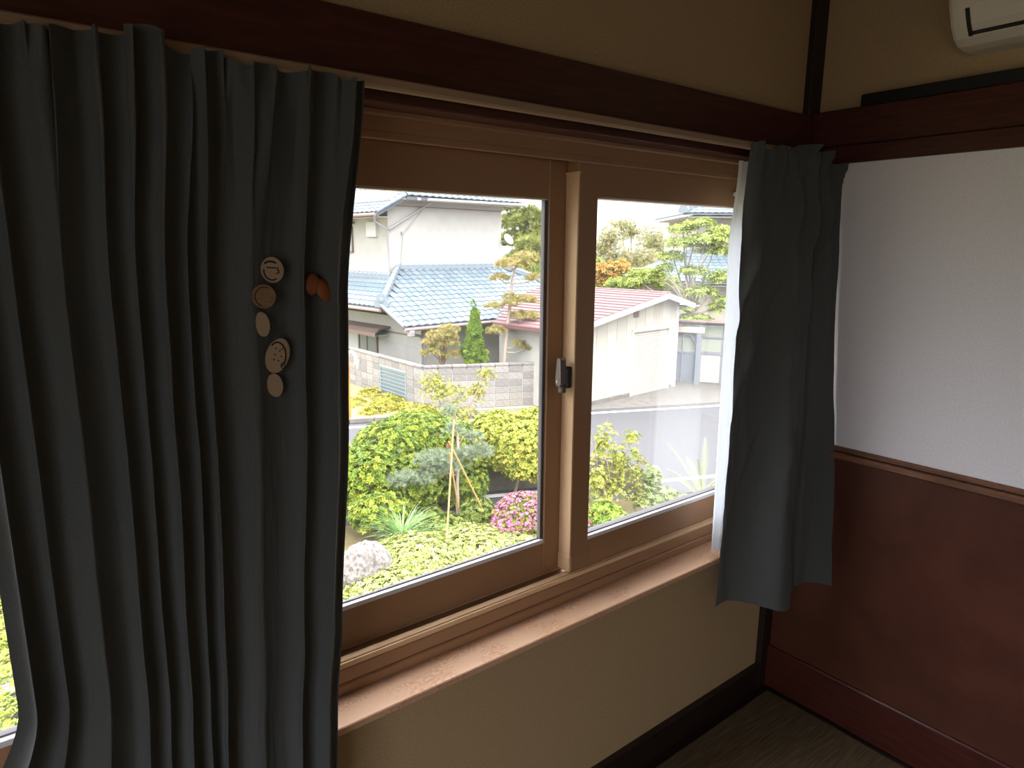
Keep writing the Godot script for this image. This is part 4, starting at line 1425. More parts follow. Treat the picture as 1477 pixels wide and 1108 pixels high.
func garden() -> void:
	var broad := sprig(7, 0.085, 0.036, 0.55, 2)
	var small := sprig(7, 0.055, 0.026, 0.5, 3)
	var round := sprig(6, 0.055, 0.036, 0.35, 4)
	var greens := [lin(0.62, 0.70, 0.16), lin(0.52, 0.64, 0.16), lin(0.72, 0.76, 0.22), lin(0.40, 0.54, 0.15)]
	var limes := [lin(0.80, 0.80, 0.30), lin(0.72, 0.76, 0.26), lin(0.86, 0.83, 0.36), lin(0.62, 0.70, 0.24)]
	# the two big shrubs
	var bl := [[2.95, -1.82, -8.64, 0.58, 0.49, 0.58], [2.37, -2.08, -8.26, 0.50, 0.50, 0.50], [3.55, -1.71, -8.77, 0.67, 0.42, 0.67], [3.15, -2.26, -8.31, 0.64, 0.52, 0.64], [4.07, -1.91, -8.70, 0.56, 0.50, 0.56], [2.33, -2.46, -7.83, 0.48, 0.30, 0.48], [1.87, -2.05, -8.65, 0.55, 0.55, 0.55], [4.06, -2.43, -8.23, 0.55, 0.50, 0.55]]
	var p := plant("shrub", "large bright green broad-leaved shrub in the middle of the garden behind the bamboo poles", "shrub", Vector3(3.0, GY, -8.5))
	cloud(p, "foliage", broad, M.leaf, bl, 8500, Vector2(0.55, 1.0), greens, 101, 0.70)
	stems(p, "stem", Vector3(3.0, GY, -8.5), bl, 0.035, 0.008, M.bark, 1)
	bl = [[5.14, -1.92, -7.95, 0.69, 0.52, 0.69], [5.56, -1.78, -7.87, 0.57, 0.44, 0.57], [4.84, -1.80, -8.17, 0.50, 0.47, 0.50], [5.15, -2.22, -7.64, 0.48, 0.28, 0.48], [5.89, -1.97, -7.67, 0.5, 0.5, 0.5]]
	p = plant("shrub", "rounded lime-yellow shrub on bare grey stems beside the dividing stile, above the pink azalea", "shrub", Vector3(5.10, GY, -7.95))
	cloud(p, "foliage", round, M.leaf, bl, 7500, Vector2(0.75, 1.2), limes, 102, 0.72)
	stems(p, "stem", Vector3(5.10, GY, -7.95), bl, 0.03, 0.008, M.bark_pale, 2, 0.5)
	# azalea in flower
	bl = [[4.18, -2.62, -6.54, 0.46, 0.37, 0.46], [4.47, -2.58, -6.29, 0.43, 0.33, 0.43], [3.89, -2.76, -6.52, 0.32, 0.22, 0.32], [4.71, -2.66, -6.08, 0.43, 0.31, 0.43], [4.88, -2.80, -5.82, 0.22, 0.16, 0.22]]
	p = plant("azalea", "low mounded azalea covered in pink flowers", "shrub", Vector3(4.35, GY, -6.4))
	cloud(p, "foliage", small, M.leaf, bl, 2600, Vector2(0.6, 1.0), [lin(0.62, 0.66, 0.24), lin(0.70, 0.62, 0.30), lin(0.55, 0.60, 0.2)], 103, 0.72)
	var upper := bl.slice(0, 4)
	cloud(p, "flowers", sprig(5, 0.048, 0.044, 0.45, 6), M.petal, upper, 1500, Vector2(0.45, 0.75), [lin(0.95, 0.55, 0.76), lin(0.98, 0.68, 0.82), lin(0.92, 0.46, 0.70)], 104, 0.98, 0.5, -0.1)
	stems(p, "stem", Vector3(4.35, GY, -6.4), bl, 0.02, 0.006, M.bark, 3)
	# sparse shrub with yellow young leaves, seen over the green one
	bl = [[4.21, -1.64, -9.78, 0.40, 0.25, 0.40], [4.72, -1.22, -9.71, 0.50, 0.22, 0.50], [5.34, -1.25, -9.42, 0.2, 0.28, 0.2], [3.93, -1.93, -9.70, 0.46, 0.25, 0.46], [4.94, -1.71, -9.57, 0.50, 0.24, 0.50], [4.55, -1.01, -9.81, 0.30, 0.16, 0.30], [5.45, -0.90, -9.34, 0.22, 0.14, 0.22]]
	p = plant("shrub", "tall open shrub with sparse yellow young leaves in front of the block wall", "shrub", Vector3(4.6, GY, -9.25))
	cloud(p, "foliage", small, M.leaf, bl, 1100, Vector2(0.8, 1.2), [lin(0.84, 0.80, 0.38), lin(0.76, 0.74, 0.34), lin(0.68, 0.70, 0.40)], 105, 0.1, 0.4)
	stems(p, "stem", Vector3(4.6, GY, -9.25), bl, 0.025, 0.006, M.twig, 4, 0.5)
	# low ground cover with pale leaves
	bl = [[2.24, -2.74, -6.52, 0.68, 0.25, 0.68], [3.13, -2.80, -6.45, 0.61, 0.24, 0.61], [3.62, -2.84, -6.09, 0.51, 0.18, 0.51], [1.58, -2.80, -6.00, 0.58, 0.22, 0.58], [2.36, -2.85, -5.99, 0.61, 0.22, 0.61], [0.95, -2.80, -5.75, 0.42, 0.18, 0.42], [2.95, -2.88, -5.84, 0.58, 0.2, 0.58], [1.65, -2.82, -5.48, 0.68, 0.24, 0.68], [3.66, -2.82, -5.80, 0.40, 0.18, 0.40], [0.7, -2.84, -5.3, 0.6, 0.2, 0.5], [2.6, -2.84, -5.3, 0.8, 0.2, 0.5]]
	p = plant("ground_cover", "spreading low plant with pale yellow-green leaves filling the garden below the window", "plant", Vector3(2.3, GY, -6.0))
	cloud(p, "foliage", sprig(7, 0.06, 0.032, 0.4, 8), M.leaf, bl, 9000, Vector2(0.6, 1.05), [lin(0.86, 0.86, 0.52), lin(0.76, 0.80, 0.42), lin(0.92, 0.91, 0.66), lin(0.66, 0.74, 0.34)], 106, 0.8, 0.9, -0.1)
	stems(p, "stem", Vector3(2.3, GY, -6.0), bl, 0.012, 0.004, M.twig, 5, 0.2)
	# shady green plant under the young pine
	bl = [[3.84, -2.74, -7.29, 0.32, 0.25, 0.32], [3.16, -2.80, -7.26, 0.45, 0.18, 0.45], [3.08, -2.76, -7.77, 0.34, 0.20, 0.34]]
	p = plant("shrub", "small mid-green shrub at the feet of the bamboo poles", "shrub", Vector3(3.4, GY, -7.35))
	cloud(p, "foliage", small, M.leaf, bl, 1100, Vector2(0.8, 1.3), [lin(0.55, 0.62, 0.22), lin(0.62, 0.68, 0.28), lin(0.44, 0.54, 0.2)], 107, 0.6)
	stems(p, "stem", Vector3(3.4, GY, -7.35), bl, 0.012, 0.004, M.twig, 6, 0.2)
	# strap-leaved clump
	p = plant("daylily", "clump of long blue-green strap leaves behind the boulder", "plant", Vector3(2.40, GY, -7.22))
	var r := RandomNumberGenerator.new()
	r.seed = 77
	var g := Geo.new()
	for i in 190:
		var a := r.randf() * TAU
		var l := r.randf_range(0.55, 0.95)
		var out := r.randf_range(0.2, 0.75)
		var d := Vector3(cos(a), 0, sin(a))
		var s := d.cross(Vector3.UP) * 0.011
		var b0 := d * r.randf_range(0.0, 0.08)
		var prev := b0
		for k in 5:
			var t := (k + 1) / 5.0
			var q := b0 + d * out * t * t * 0.9 + Vector3.UP * l * (t - 0.42 * t * t * (0.4 + out))
			var w0 := s * (1.0 - 0.15 * k)
			var w1 := s * (1.0 - 0.2 * (k + 1)) if k < 4 else Vector3.ZERO
			g.flat(prev - w0, prev + w0, q + w1, Vector3.UP)
			g.flat(prev - w0, q + w1, q - w1, Vector3.UP)
			prev = q
	g.colored = false
	var lm := mat("strap_leaf", Color(0.55, 0.68, 0.46), 0.5)
	lm.cull_mode = BaseMaterial3D.CULL_DISABLED
	lm.backlight_enabled = true
	lm.backlight = Color(0.45, 0.55, 0.3)
	put("leaves", g, lm, p).set_meta("kind", "stuff")
	# young weeping conifer and its three poles
	bl = [[3.00, -2.03, -7.82, 0.42, 0.08, 0.34], [3.49, -1.94, -7.76, 0.41, 0.09, 0.3], [2.67, -2.01, -7.77, 0.26, 0.06, 0.26], [3.73, -1.80, -7.73, 0.34, 0.09, 0.3], [3.30, -1.79, -7.77, 0.33, 0.08, 0.3], [3.70, -1.10, -7.85, 0.16, 0.09, 0.16], [4.02, -1.75, -7.54, 0.25, 0.09, 0.25], [4.04, -1.54, -7.76, 0.18, 0.08, 0.18], [3.62, -1.35, -7.7, 0.15, 0.08, 0.15]]
	p = plant("young_pine", "young blue-green conifer with drooping branches tied to bamboo poles", "tree", Vector3(3.73, GY, -7.73))
	cloud(p, "foliage", needles(26, 0.09, 0.006, 1.3, 9), M.needle, bl, 1000, Vector2(0.8, 1.3), [lin(0.64, 0.71, 0.58), lin(0.70, 0.75, 0.64), lin(0.56, 0.65, 0.50)], 108, 0.2, 0.3, -0.9)
	g = Geo.new()
	var o := p.position
	g.tube([Vector3.ZERO, Vector3(-0.02, 0.6, 0.02), Vector3(0.03, 1.1, 0), Vector3(0.0, 1.5, 0.0), Vector3(-0.03, 1.85, -0.1)], [0.035, 0.03, 0.025, 0.018, 0.008], 8)
	put("trunk", g, M.bark_pale, p)
	g = Geo.new()
	for b in bl:
		var tip := Vector3(b[0], b[1], b[2]) - o
		var h := clampf(tip.y - 0.15, 0.5, 1.75)
		g.tube([Vector3(0, h, 0), Vector3(0, h, 0).lerp(tip, 0.5) + Vector3.UP * 0.1, tip], [0.012, 0.009, 0.004], 6)
	put("branch", g, M.twig, p)
	for q in [["bamboo_pole", Vector3(2.59, GY, -6.32), Vector3(3.46, -1.12, -7.40), "longest bamboo pole, standing upright in front of the young conifer"], ["bamboo_pole", Vector3(3.66, GY, -7.55), Vector3(3.33, -1.62, -7.33), "short bamboo pole of the tripod, next to the conifer's trunk"], ["bamboo_pole", Vector3(3.95, GY, -7.11), Vector3(3.30, -1.42, -7.29), "bamboo pole of the tripod leaning down to the right"]]:
		var t := thing(q[0], q[3], "pole", q[1])
		g = Geo.new()
		var e: Vector3 = q[2] - q[1]
		var pts := []
		var rad := []
		var n := int(e.length() / 0.22)
		for k in n + 1:
			for m in [[-0.012, 0.0135], [0.0, 0.0165], [0.012, 0.0135]]:
				pts.append(e * (float(k) / n) + e.normalized() * float(m[0]))
				rad.append(m[1])
		g.tube(pts, rad, 8)
		put("cane", g, M.bamboo, t)
	g = Geo.new()
	var kx := Transform3D(Basis(), Vector3(3.31, -1.485, -7.32))
	for k in 5:
		g.lathe([Vector2(0.032, -0.007), Vector2(0.040, 0.0), Vector2(0.032, 0.007)], 12, kx.translated_local(Vector3(0, -0.03 + k * 0.014, 0)).rotated_local(Vector3.RIGHT, 0.1 * (k % 2)))
	tag(put("twine_binding", g, M.twine), "brown twine binding round the tops of the bamboo poles", "twine")
	# boulder
	p = plant("boulder", "rounded pale grey boulder at the lower left of the garden", "rock", Vector3(1.46, GY, -6.48))
	var nz := FastNoiseLite.new()
	nz.seed = 14
	nz.frequency = 1.6
	nz.fractal_octaves = 4
	var rows := []
	for i in 33:
		var row := []
		var th := PI * i / 32.0
		for j in 49:
			var ph := TAU * j / 48.0
			var d := Vector3(sin(th) * cos(ph), cos(th), sin(th) * sin(ph))
			var q := 1.0 + 0.16 * nz.get_noise_3dv(d * 0.8) + 0.05 * nz.get_noise_3dv(d * 3.0)
			# worn to a few broad faces
			for f in [Vector3(0.5, 0.7, 0.4), Vector3(-0.6, 0.5, 0.5), Vector3(0.1, 0.3, 0.95)]:
				var fd: float = d.dot(f.normalized())
				if fd * q > 0.86:
					q = lerpf(q, 0.86 / fd, 0.8)
			row.append(Vector3(d.x * 0.36, d.y * 0.36, d.z * 0.32) * q + Vector3(0, 0.24, 0))
		rows.append(row)
	g = Geo.new()
	g.grid(rows, Vector3.ZERO, true)
	var ctr := Vector3(0, 0.24, 0)
	for i in g.n.size():
		if g.n[i].dot(g.v[i] - ctr) < 0:
			g.n[i] = -g.n[i]
	put("stone", g, M.rock, p)
	# plants seen through the right hand pane
	bl = [[5.71, -1.65, -6.35, 0.22, 0.38, 0.22], [5.95, -1.90, -6.21, 0.2, 0.3, 0.2], [5.74, -2.33, -6.19, 0.32, 0.32, 0.32], [6.18, -1.58, -6.14, 0.14, 0.14, 0.14], [5.51, -2.25, -6.28, 0.23, 0.46, 0.23], [6.0, -2.1, -6.2, 0.2, 0.2, 0.2]]
	p = plant("shrub", "loose yellow-green shrub with long bare shoots at the left of the right pane", "shrub", Vector3(5.6, GY, -6.1))
	cloud(p, "foliage", small, M.leaf, bl, 620, Vector2(0.8, 1.3), [lin(0.76, 0.78, 0.34), lin(0.68, 0.74, 0.28), lin(0.82, 0.80, 0.40)], 109, 0.1, 0.5)
	stems(p, "stem", Vector3(5.6, GY, -6.1), bl, 0.018, 0.005, M.twig, 7, 0.3)
	g = Geo.new()
	for q in [[Vector3(5.55, -2.3, -6.2), Vector3(6.05, -1.30, -6.6)], [Vector3(5.5, -2.2, -6.2), Vector3(5.58, -1.28, -6.55)], [Vector3(5.5, -2.3, -6.1), Vector3(6.25, -1.50, -6.4)]]:
		g.tube([Vector3(5.6, GY, -6.1) - p.position, q[0] - p.position, (q[0] as Vector3).lerp(q[1], 0.5) - p.position, q[1] - p.position], [0.012, 0.010, 0.007, 0.004], 6)
	put("bare_shoot", g, M.bark, p)
	bl = [[5.09, -2.61, -5.70, 0.30, 0.28, 0.30], [5.24, -2.68, -5.54, 0.24, 0.2, 0.24], [4.94, -2.78, -5.72, 0.19, 0.16, 0.19]]
	p = plant("shrub", "small rounded bright green shrub in the lower left corner of the right pane", "shrub", Vector3(5.1, GY, -5.65))
	cloud(p, "foliage", broad, M.leaf, bl, 700, Vector2(0.7, 1.0), [lin(0.62, 0.76, 0.20), lin(0.54, 0.68, 0.18), lin(0.72, 0.80, 0.3)], 110, 0.65)
	stems(p, "stem", Vector3(5.1, GY, -5.65), bl, 0.015, 0.005, M.twig, 8, 0.3)
	p = plant("sapling", "slender sapling with upright leafy stem in front of the garden wall's end", "tree", Vector3(6.02, GY, -5.87))
	bl = []
	for k in 6:
		bl.append([6.02 + 0.05 * sin(k * 2.1), -2.55 + k * 0.16, -5.87 + 0.05 * cos(k * 1.7), 0.17 - k * 0.016, 0.10, 0.17 - k * 0.016])
	cloud(p, "foliage", sprig(5, 0.10, 0.034, 0.6, 12), M.leaf, bl, 130, Vector2(0.8, 1.2), [lin(0.72, 0.76, 0.38), lin(0.66, 0.70, 0.34), lin(0.70, 0.62, 0.42)], 111, 0.2, 0.9)
	g = Geo.new()
	g.tube([Vector3.ZERO, Vector3(0.02, 0.6, 0), Vector3(0, 1.28, 0.01)], [0.012, 0.009, 0.004], 6)
	put("stem", g, M.twig, p)
	bl = [[6.41, -2.26, -5.88, 0.17, 0.24, 0.17], [6.45, -2.55, -5.67, 0.28, 0.17, 0.28], [6.19, -2.55, -5.82, 0.2, 0.2, 0.2]]
	p = plant("shrub", "small pale grey-green shrub between the sapling and the spiky palm leaves", "shrub", Vector3(6.35, GY, -5.8))
	cloud(p, "foliage", small, M.leaf, bl, 420, Vector2(0.9, 1.5), [lin(0.72, 0.78, 0.52), lin(0.78, 0.82, 0.60), lin(0.64, 0.72, 0.44)], 112, 0.4)
	stems(p, "stem", Vector3(6.35, GY, -5.8), bl, 0.012, 0.004, M.twig, 9, 0.3)
	# cycad: stiff feathered leaves
	p = plant("cycad", "spiky cycad with stiff feather-like leaves at the lower right of the right pane", "plant", Vector3(6.85, GY, -5.15))
	g = Geo.new()
	g.lathe([Vector2(0.0, 0.0), Vector2(0.14, 0.0), Vector2(0.15, 0.2), Vector2(0.10, 0.34), Vector2(0.0, 0.36)], 14)
	put("trunk", g, M.bark, p)
	var cm := mat("cycad_leaf", Color(0.55, 0.62, 0.36), 0.4)
	cm.cull_mode = BaseMaterial3D.CULL_DISABLED
	cm.backlight_enabled = true
	cm.backlight = Color(0.3, 0.35, 0.15)
	for i in 13:
		var a := TAU * i / 13.0 + 0.3
		var lift := 0.50 + 0.35 * (i % 3)
		g = Geo.new()
		var d := Vector3(cos(a), 0, sin(a))
		var pts := []
		for k in 11:
			var t := k / 10.0
			pts.append(Vector3(0, 0.33, 0) + d * 0.62 * t + Vector3.UP * (lift * t - 0.28 * t * t))
		g.tube(pts, [0.007], 5)
		for k in range(1, 10):
			for m in 3:
				var t := (k + m / 3.0) / 10.0
				var c0: Vector3 = (pts[k] as Vector3).lerp(pts[mini(k + 1, 10)], m / 3.0)
				var dir: Vector3 = (pts[mini(k + 1, 10)] - pts[k - 1]).normalized()
				for s in [-1.0, 1.0]:
					var sd: Vector3 = d.cross(Vector3.UP) * float(s)
					var ll := 0.12 * sin(PI * (0.15 + 0.8 * t))
					var tip: Vector3 = c0 + (sd * 0.6 + dir * 0.9 + Vector3.UP * 0.18) * ll
					g.flat(c0 - dir * 0.005, c0 + dir * 0.005, tip, Vector3.UP)
		put("frond", g, cm, p)
	# foot of the garden at the far left
	bl = [[-2.19, -2.70, -9.84, 0.9, 0.29, 0.6], [-2.30, -2.82, -8.04, 0.9, 0.26, 0.7], [-2.30, -2.86, -7.0, 0.9, 0.16, 0.6], [-1.4, -2.8, -8.9, 0.8, 0.22, 0.6], [-2.9, -2.75, -8.9, 0.7, 0.3, 0.6], [-2.2, -2.86, -6.1, 1.0, 0.14, 0.4]]
	p = plant("ground_cover", "low yellow-green mounds of leaves seen left of the wide curtain", "plant", Vector3(-2.2, GY, -8.0))
	cloud(p, "foliage", small, M.leaf, bl, 4200, Vector2(0.8, 1.4), [lin(0.72, 0.78, 0.24), lin(0.62, 0.70, 0.22), lin(0.82, 0.82, 0.36)], 113, 0.8, 0.9, -0.1)
	stems(p, "stem", Vector3(-2.2, GY, -8.0), bl, 0.012, 0.004, M.twig, 10, 0.2)
	p = plant("stepping_stone", "flat grey stepping stone among the mounds left of the wide curtain", "stone", Vector3(-2.25, GY, -6.55))
	g = Geo.new()
	g.lathe([Vector2(0.0, 0.12), Vector2(0.40, 0.115), Vector2(0.47, 0.09), Vector2(0.49, 0.0)], 18, Transform3D(), Vector2(1.2, 0.8))
	put("stone", g, M.rock, p)

func street_plants() -> void:
	# weeds on the verge
	var r := RandomNumberGenerator.new()
	var bl := []
	r.seed = 31
	for k in 26:
		var q: Array = along(Vector2(4.68, -14.05), r.randf_range(-5.0, 3.0), r.randf_range(0.7, 4.5))
		bl.append([minf(q[0], 6.7), GY + 0.05, q[1], r.randf_range(0.3, 0.6), r.randf_range(0.08, 0.2), r.randf_range(0.3, 0.6)])
	var p := plant("weeds", "yellow-green weeds along the verge at the foot of the block wall", "weeds", Vector3(5.0, GY, -15.0))
	cloud(p, "foliage", sprig(7, 0.10, 0.03, 0.8, 15), M.leaf, bl, 2600, Vector2(0.8, 1.4), [lin(0.80, 0.78, 0.26), lin(0.72, 0.72, 0.26), lin(0.84, 0.78, 0.42)], 120, 0.5, 1.2, 0.0)
	# conifer behind the block wall
	bl = []
	for k in 70:
		var t := pow((k + 0.5) / 70.0, 0.85)
		var a := k * 2.4
		var rad := 0.62 * (1.0 - t) * r.randf_range(0.35, 1.0)
		bl.append([8.65 + cos(a) * rad, -2.4 + t * 2.2 - rad * 0.25, -14.33 + sin(a) * rad * 0.8, 0.09 + 0.09 * (1.0 - t), 0.09 + 0.03 * (1.0 - t), 0.09 + 0.09 * (1.0 - t)])
	bl.append([8.61, 0.0, -14.33, 0.05, 0.16, 0.05])
	p = plant("conifer", "narrow bright green conifer just behind the block wall", "tree", Vector3(8.63, GY, -14.33))
	cloud(p, "foliage", sprig(8, 0.11, 0.03, 0.3, 16), M.leaf, bl, 2600, Vector2(0.6, 1.1), [lin(0.56, 0.70, 0.20), lin(0.48, 0.62, 0.18), lin(0.66, 0.76, 0.28), lin(0.36, 0.50, 0.18)], 121, 0.5, 0.2)
	var g := Geo.new()
	g.tube([Vector3.ZERO, Vector3(0, 1.4, 0), Vector3(0, 2.8, 0)], [0.05, 0.035, 0.01], 8)
	put("trunk", g, M.bark, p)
	# trained pines with their cushions of needles
	var tuft := needles(22, 0.12, 0.010, 1.2, 18)
	var tan := [lin(0.74, 0.70, 0.38), lin(0.80, 0.72, 0.44), lin(0.66, 0.66, 0.34), lin(0.84, 0.76, 0.52)]
	bl = [[9.62, 1.05, -13.84, 0.50, 0.17, 0.50], [10.0, 1.22, -13.75, 0.40, 0.18, 0.40], [9.30, 0.68, -14.05, 0.30, 0.14, 0.27], [10.15, 0.67, -13.50, 0.31, 0.14, 0.31], [9.88, 0.05, -13.63, 0.40, 0.14, 0.37], [9.55, 0.16, -13.90, 0.18, 0.12, 0.20], [9.40, -0.02, -13.72, 0.22, 0.12, 0.24], [9.93, -0.38, -13.69, 0.44, 0.14, 0.40], [9.15, -0.11, -14.15, 0.24, 0.10, 0.25], [9.12, -0.80, -13.97, 0.26, 0.14, 0.25], [9.69, -1.15, -13.63, 0.20, 0.10, 0.20], [9.85, -1.28, -13.50, 0.14, 0.09, 0.16]]
	p = plant("cloud_pine", "tall trained pine with tan needle cushions on a bare trunk by the red roof", "tree", Vector3(9.42, GY, -13.95))
	cloud(p, "foliage", tuft, M.needle, bl, 1500, Vector2(0.8, 1.2), tan, 122, 0.5, 0.9, -0.3)
	g = Geo.new()
	var o := p.position
	var tr := [Vector3.ZERO, Vector3(0.0, 1.3, 0), Vector3(0.05, 2.2, 0.05), Vector3(0.16, 2.9, 0.05), Vector3(0.22, 3.5, 0.05), Vector3(0.28, 3.9, 0.1)]
	g.tube(tr, [0.075, 0.065, 0.055, 0.045, 0.035, 0.02], 10)
	put("trunk", g, M.bark_pale, p)
	g = Geo.new()
	for b in bl:
		var tip := Vector3(b[0], b[1], b[2]) - o
		var h := clampf(tip.y - 0.12, 0.9, 3.8)
		var st := Vector3(0.0 + 0.075 * maxf(0, h - 1.3), h, 0.03)
		g.tube([st, st.lerp(tip, 0.5) - Vector3.UP * 0.06, tip], [0.026, 0.02, 0.008], 6)
	put("branch", g, M.bark_pale, p)
	bl = [[7.70, -0.90, -14.75, 0.34, 0.15, 0.30], [8.07, -0.74, -14.75, 0.27, 0.15, 0.27], [7.45, -1.07, -14.8, 0.23, 0.10, 0.23], [7.93, -1.15, -14.75, 0.44, 0.15, 0.3], [7.51, -1.36, -14.8, 0.30, 0.14, 0.28], [8.09, -1.44, -14.75, 0.33, 0.13, 0.3], [8.20, -0.97, -14.8, 0.23, 0.10, 0.23]]
	p = plant("cloud_pine", "low trained pine with tan cushions of needles at the left of the narrow conifer", "tree", Vector3(7.85, GY, -14.8))
	cloud(p, "foliage", tuft, M.needle, bl, 650, Vector2(0.8, 1.2), tan, 123, 0.5, 0.9, -0.3)
	stems(p, "branch", Vector3(7.85, GY, -14.8), bl, 0.045, 0.008, M.bark, 11, 0.6)
	# maple in front of the far house
	bl = [[17.58, 2.23, -14.33, 0.49, 0.20, 0.49], [17.93, 2.42, -13.87, 0.53, 0.2, 0.53], [18.35, 2.11, -13.29, 0.58, 0.24, 0.58], [17.67, 1.75, -14.21, 0.74, 0.2, 0.74], [18.24, 1.52, -13.45, 0.73, 0.24, 0.73], [17.39, 1.27, -14.57, 0.49, 0.2, 0.49], [17.85, 0.79, -13.98, 0.54, 0.2, 0.54], [18.41, 0.56, -13.21, 0.63, 0.28, 0.63], [17.25, 0.90, -14.74, 0.35, 0.16, 0.35], [18.02, 0.06, -13.76, 0.64, 0.24, 0.64], [18.52, -0.41, -13.06, 0.54, 0.34, 0.54], [17.74, -0.44, -14.12, 0.50, 0.2, 0.50], [17.10, 0.72, -14.92, 0.35, 0.15, 0.35], [17.91, -0.93, -13.90, 0.65, 0.2, 0.65], [17.77, 1.87, -13.42, 0.72, 0.2, 0.72], [17.32, 0.63, -15.43, 0.36, 0.13, 0.36], [17.37, 0.35, -16.13, 0.47, 0.13, 0.47]]
	p = plant("maple", "bright light-green maple with layered leaves in front of the far tiled house", "tree", Vector3(18.1, GY, -13.7))
	cloud(p, "foliage", sprig(6, 0.14, 0.06, 0.15, 19), M.leaf, bl, 2900, Vector2(0.7, 1.2), [lin(0.74, 0.80, 0.34), lin(0.80, 0.84, 0.42), lin(0.66, 0.74, 0.30)], 124, 0.3, 1.4)
	stems(p, "branch", Vector3(18.1, GY, -13.7), bl, 0.075, 0.012, M.bark_pale, 12, 0.55)
	# trees further off
	bl = [[19.43, 0.60, -19.79, 0.67, 0.36, 0.67], [19.84, 0.76, -19.36, 0.48, 0.30, 0.48], [19.65, 0.15, -19.56, 0.79, 0.30, 0.79], [19.34, 0.15, -19.88, 0.49, 0.30, 0.49]]
	p = plant("orange_tree", "small tree with orange-bronze young leaves behind the garage roof", "tree", Vector3(19.6, GY, -19.6))
	cloud(p, "foliage", sprig(6, 0.15, 0.07, 0.4, 20), M.leaf, bl, 900, Vector2(0.7, 1.2), [lin(0.84, 0.62, 0.28), lin(0.88, 0.70, 0.36), lin(0.80, 0.72, 0.34)], 125, 0.5, 0.6)
	stems(p, "branch", Vector3(19.6, GY, -19.6), bl, 0.06, 0.012, M.bark_pale, 13, 0.7)
	bl = [[18.95, 0.46, -17.14, 0.7, 0.27, 0.7], [19.47, 0.21, -16.54, 0.6, 0.27, 0.6], [18.42, 0.13, -17.74, 0.8, 0.22, 0.8]]
	p = plant("hedge_tree", "low green trees between the orange tree and the far house's roof edge", "tree", Vector3(18.9, GY, -17.3))
	cloud(p, "foliage", sprig(6, 0.15, 0.06, 0.4, 20), M.leaf, bl, 900, Vector2(0.7, 1.2), [lin(0.66, 0.74, 0.28), lin(0.74, 0.78, 0.36), lin(0.58, 0.64, 0.28)], 126, 0.5, 0.6)
	stems(p, "branch", Vector3(18.9, GY, -17.3), bl, 0.06, 0.012, M.bark_pale, 14, 0.7)
	var groves := [
		[[[26.69, 2.07, -26.67, 0.80, 1.12, 0.80], [26.99, 0.90, -26.35, 1.05, 0.88, 1.05], [26.42, 1.48, -26.94, 0.56, 0.96, 0.56]], Vector3(26.7, GY, -26.6), "pale tree just breaking into leaf, leftmost behind the garage roof ridge"],
		[[[28.96, 2.51, -27.17, 1.09, 0.84, 1.09], [28.67, 0.89, -25.99, 1.39, 0.90, 1.39], [28.53, 2.92, -27.63, 0.92, 0.50, 0.92]], Vector3(28.7, GY, -26.9), "tall bare-twigged tree with a thin tan crown, in the middle behind the garage"],
		[[[32.4, 1.95, -28.4, 1.15, 1.35, 1.15], [33.0, 1.07, -27.7, 0.63, 1.10, 0.63]], Vector3(32.5, GY, -28.2), "thin olive-tan tree left of the far house's upper roof"]]
	for k in 3:
		var gr: Array = groves[k]
		p = plant("bare_tree", gr[2], "tree", gr[1], "")
		cloud(p, "foliage", sprig(6, 0.15, 0.05, 0.4, 22), M.leaf, gr[0], 1150, Vector2(0.6, 1.1), [lin(0.74, 0.72, 0.46), lin(0.80, 0.74, 0.52), lin(0.66, 0.70, 0.42)], 130 + k, 0.2, 0.6)
		stems(p, "branch", gr[1], gr[0], 0.14, 0.03, M.bark_pale, 15 + k, 0.6)
		# fine bare twigs
		r.seed = 40 + k
		g = Geo.new()
		for b in gr[0]:
			for m in 44:
				var st := Vector3(b[0], b[1] - b[4] * 0.3, b[2]) - p.position
				var d := Vector3(r.randfn(), absf(r.randfn()) + 0.4, r.randfn()).normalized()
				var e := Vector3(d.x * b[3], d.y * b[4], d.z * b[5]) * r.randf_range(0.9, 1.35)
				g.tube([st, st + e * 0.5 + Vector3(r.randfn(), 0, r.randfn()) * 0.08, st + e], [0.022, 0.014, 0.006], 4, false)
		put("twigs", g, M.bark_pale, p).set_meta("kind", "stuff")
	bl = [[18.34, 2.76, -24.80, 0.73, 0.45, 0.73], [18.85, 3.09, -24.38, 0.53, 0.4, 0.53], [19.24, 2.28, -24.06, 0.73, 0.4, 0.73], [18.26, 1.95, -24.85, 0.73, 0.4, 0.73], [18.35, 1.63, -23.50, 0.84, 0.42, 0.84], [18.86, 0.84, -23.07, 0.72, 0.6, 0.72], [17.98, 0.99, -23.80, 0.85, 0.4, 0.85], [19.09, 1.79, -22.87, 0.65, 0.6, 0.65], [18.07, 3.5, -25.00, 0.46, 0.3, 0.46], [17.48, 0.38, -22.92, 1.08, 0.4, 1.08], [19.36, 2.77, -23.96, 0.46, 0.3, 0.46]]
	p = plant("pine", "big dark green pine beside the white house, behind the satellite dish", "tree", Vector3(18.5, GY, -23.9))
	cloud(p, "foliage", needles(22, 0.22, 0.022, 1.3, 23), M.needle, bl, 4200, Vector2(0.8, 1.3), [lin(0.58, 0.64, 0.32), lin(0.48, 0.56, 0.28), lin(0.68, 0.70, 0.36), lin(0.74, 0.76, 0.40)], 135, 0.5, 0.6)
	stems(p, "branch", Vector3(18.5, GY, -23.9), bl, 0.14, 0.03, M.bark, 21, 0.7)
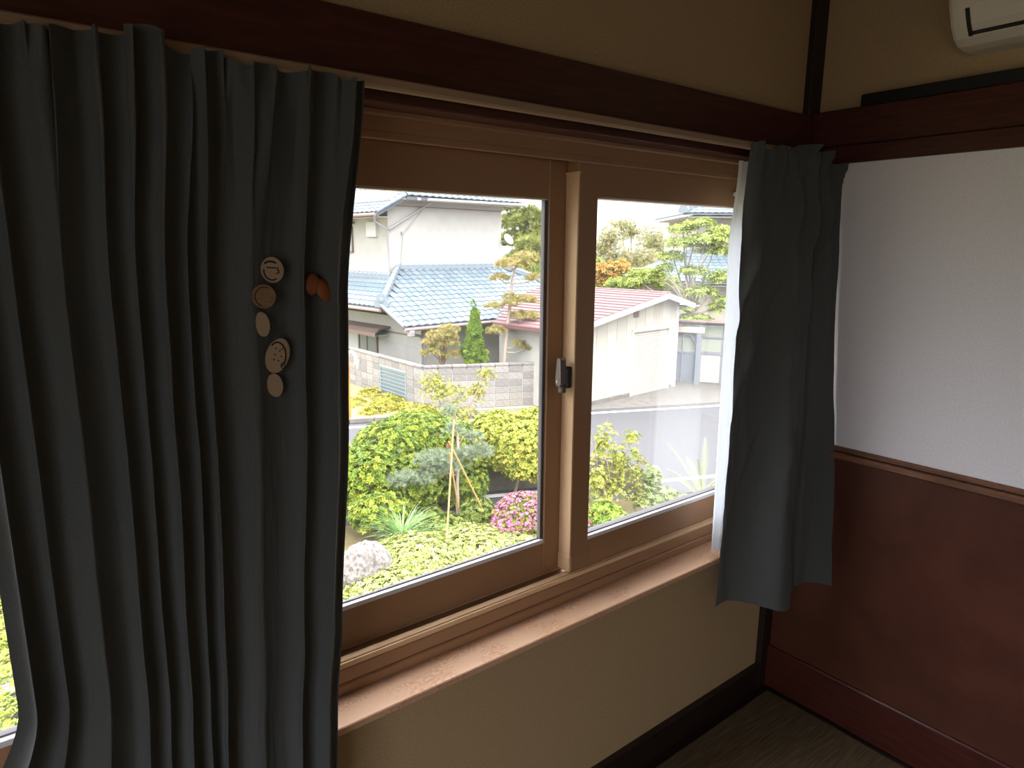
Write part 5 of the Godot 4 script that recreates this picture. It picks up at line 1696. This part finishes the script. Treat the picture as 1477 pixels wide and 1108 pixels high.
	bl = [[20.6, 0.6, -22.6, 0.9, 1.2, 0.9], [20.9, -0.6, -22.2, 1.2, 1.0, 1.2], [19.9, -0.2, -23.3, 1.0, 0.9, 1.0]]
	p = plant("leafy_tree", "yellow-green leafy tree at the right foot of the big pine", "tree", Vector3(20.6, GY, -22.6))
	cloud(p, "foliage", sprig(6, 0.16, 0.07, 0.4, 24), M.leaf, bl, 2200, Vector2(0.7, 1.2), [lin(0.70, 0.74, 0.28), lin(0.78, 0.78, 0.36), lin(0.60, 0.66, 0.26)], 136, 0.6, 0.6)
	stems(p, "branch", Vector3(20.6, GY, -22.6), bl, 0.10, 0.02, M.bark, 22, 0.6)
	# a belt of trees that closes the view
	var belt := [lin(0.62, 0.66, 0.36), lin(0.70, 0.70, 0.44), lin(0.56, 0.60, 0.34)]
	r.seed = 90
	for k in 3:
		var az := deg_to_rad(43.5 + k * 4.0)
		var dist := 58.0 + r.randf_range(-4, 4)
		var ctr := Vector3(-2.0 + sin(az) * dist, GY, 1.0 - cos(az) * dist)
		p = plant("distant_tree", ["leftmost of the three hazy olive trees furthest away, low on the skyline", "middle one of the three hazy olive trees furthest away", "rightmost of the three hazy olive trees furthest away, towards the far house"][k], "tree", ctr)
		var hh := r.randf_range(3.0, 4.6)
		bl = [[ctr.x, GY + hh * 0.55, ctr.z, 2.6, hh * 0.45, 2.6], [ctr.x - 1.4, GY + hh * 0.4, ctr.z + 1.0, 2.0, hh * 0.4, 2.0], [ctr.x + 1.5, GY + hh * 0.4, ctr.z + 0.6, 2.0, hh * 0.38, 2.0]]
		cloud(p, "foliage", sprig(6, 0.34, 0.2, 0.4, 25), M.leaf, bl, 1100, Vector2(0.8, 1.3), belt, 140 + k, 0.75, 0.6)
		stems(p, "branch", ctr, bl, 0.15, 0.04, M.bark, 40 + k, 0.5)

func _ready() -> void:
	light_and_camera()
	make_materials()
	room_shell()
	window()
	street()
	white_house()
	garage()
	far_house()
	block_wall()
	timber_gate()
	garden()
	street_plants()
	mirror_post()
	large_curtain()
	small_curtain()
	ornaments()
	air_conditioner()
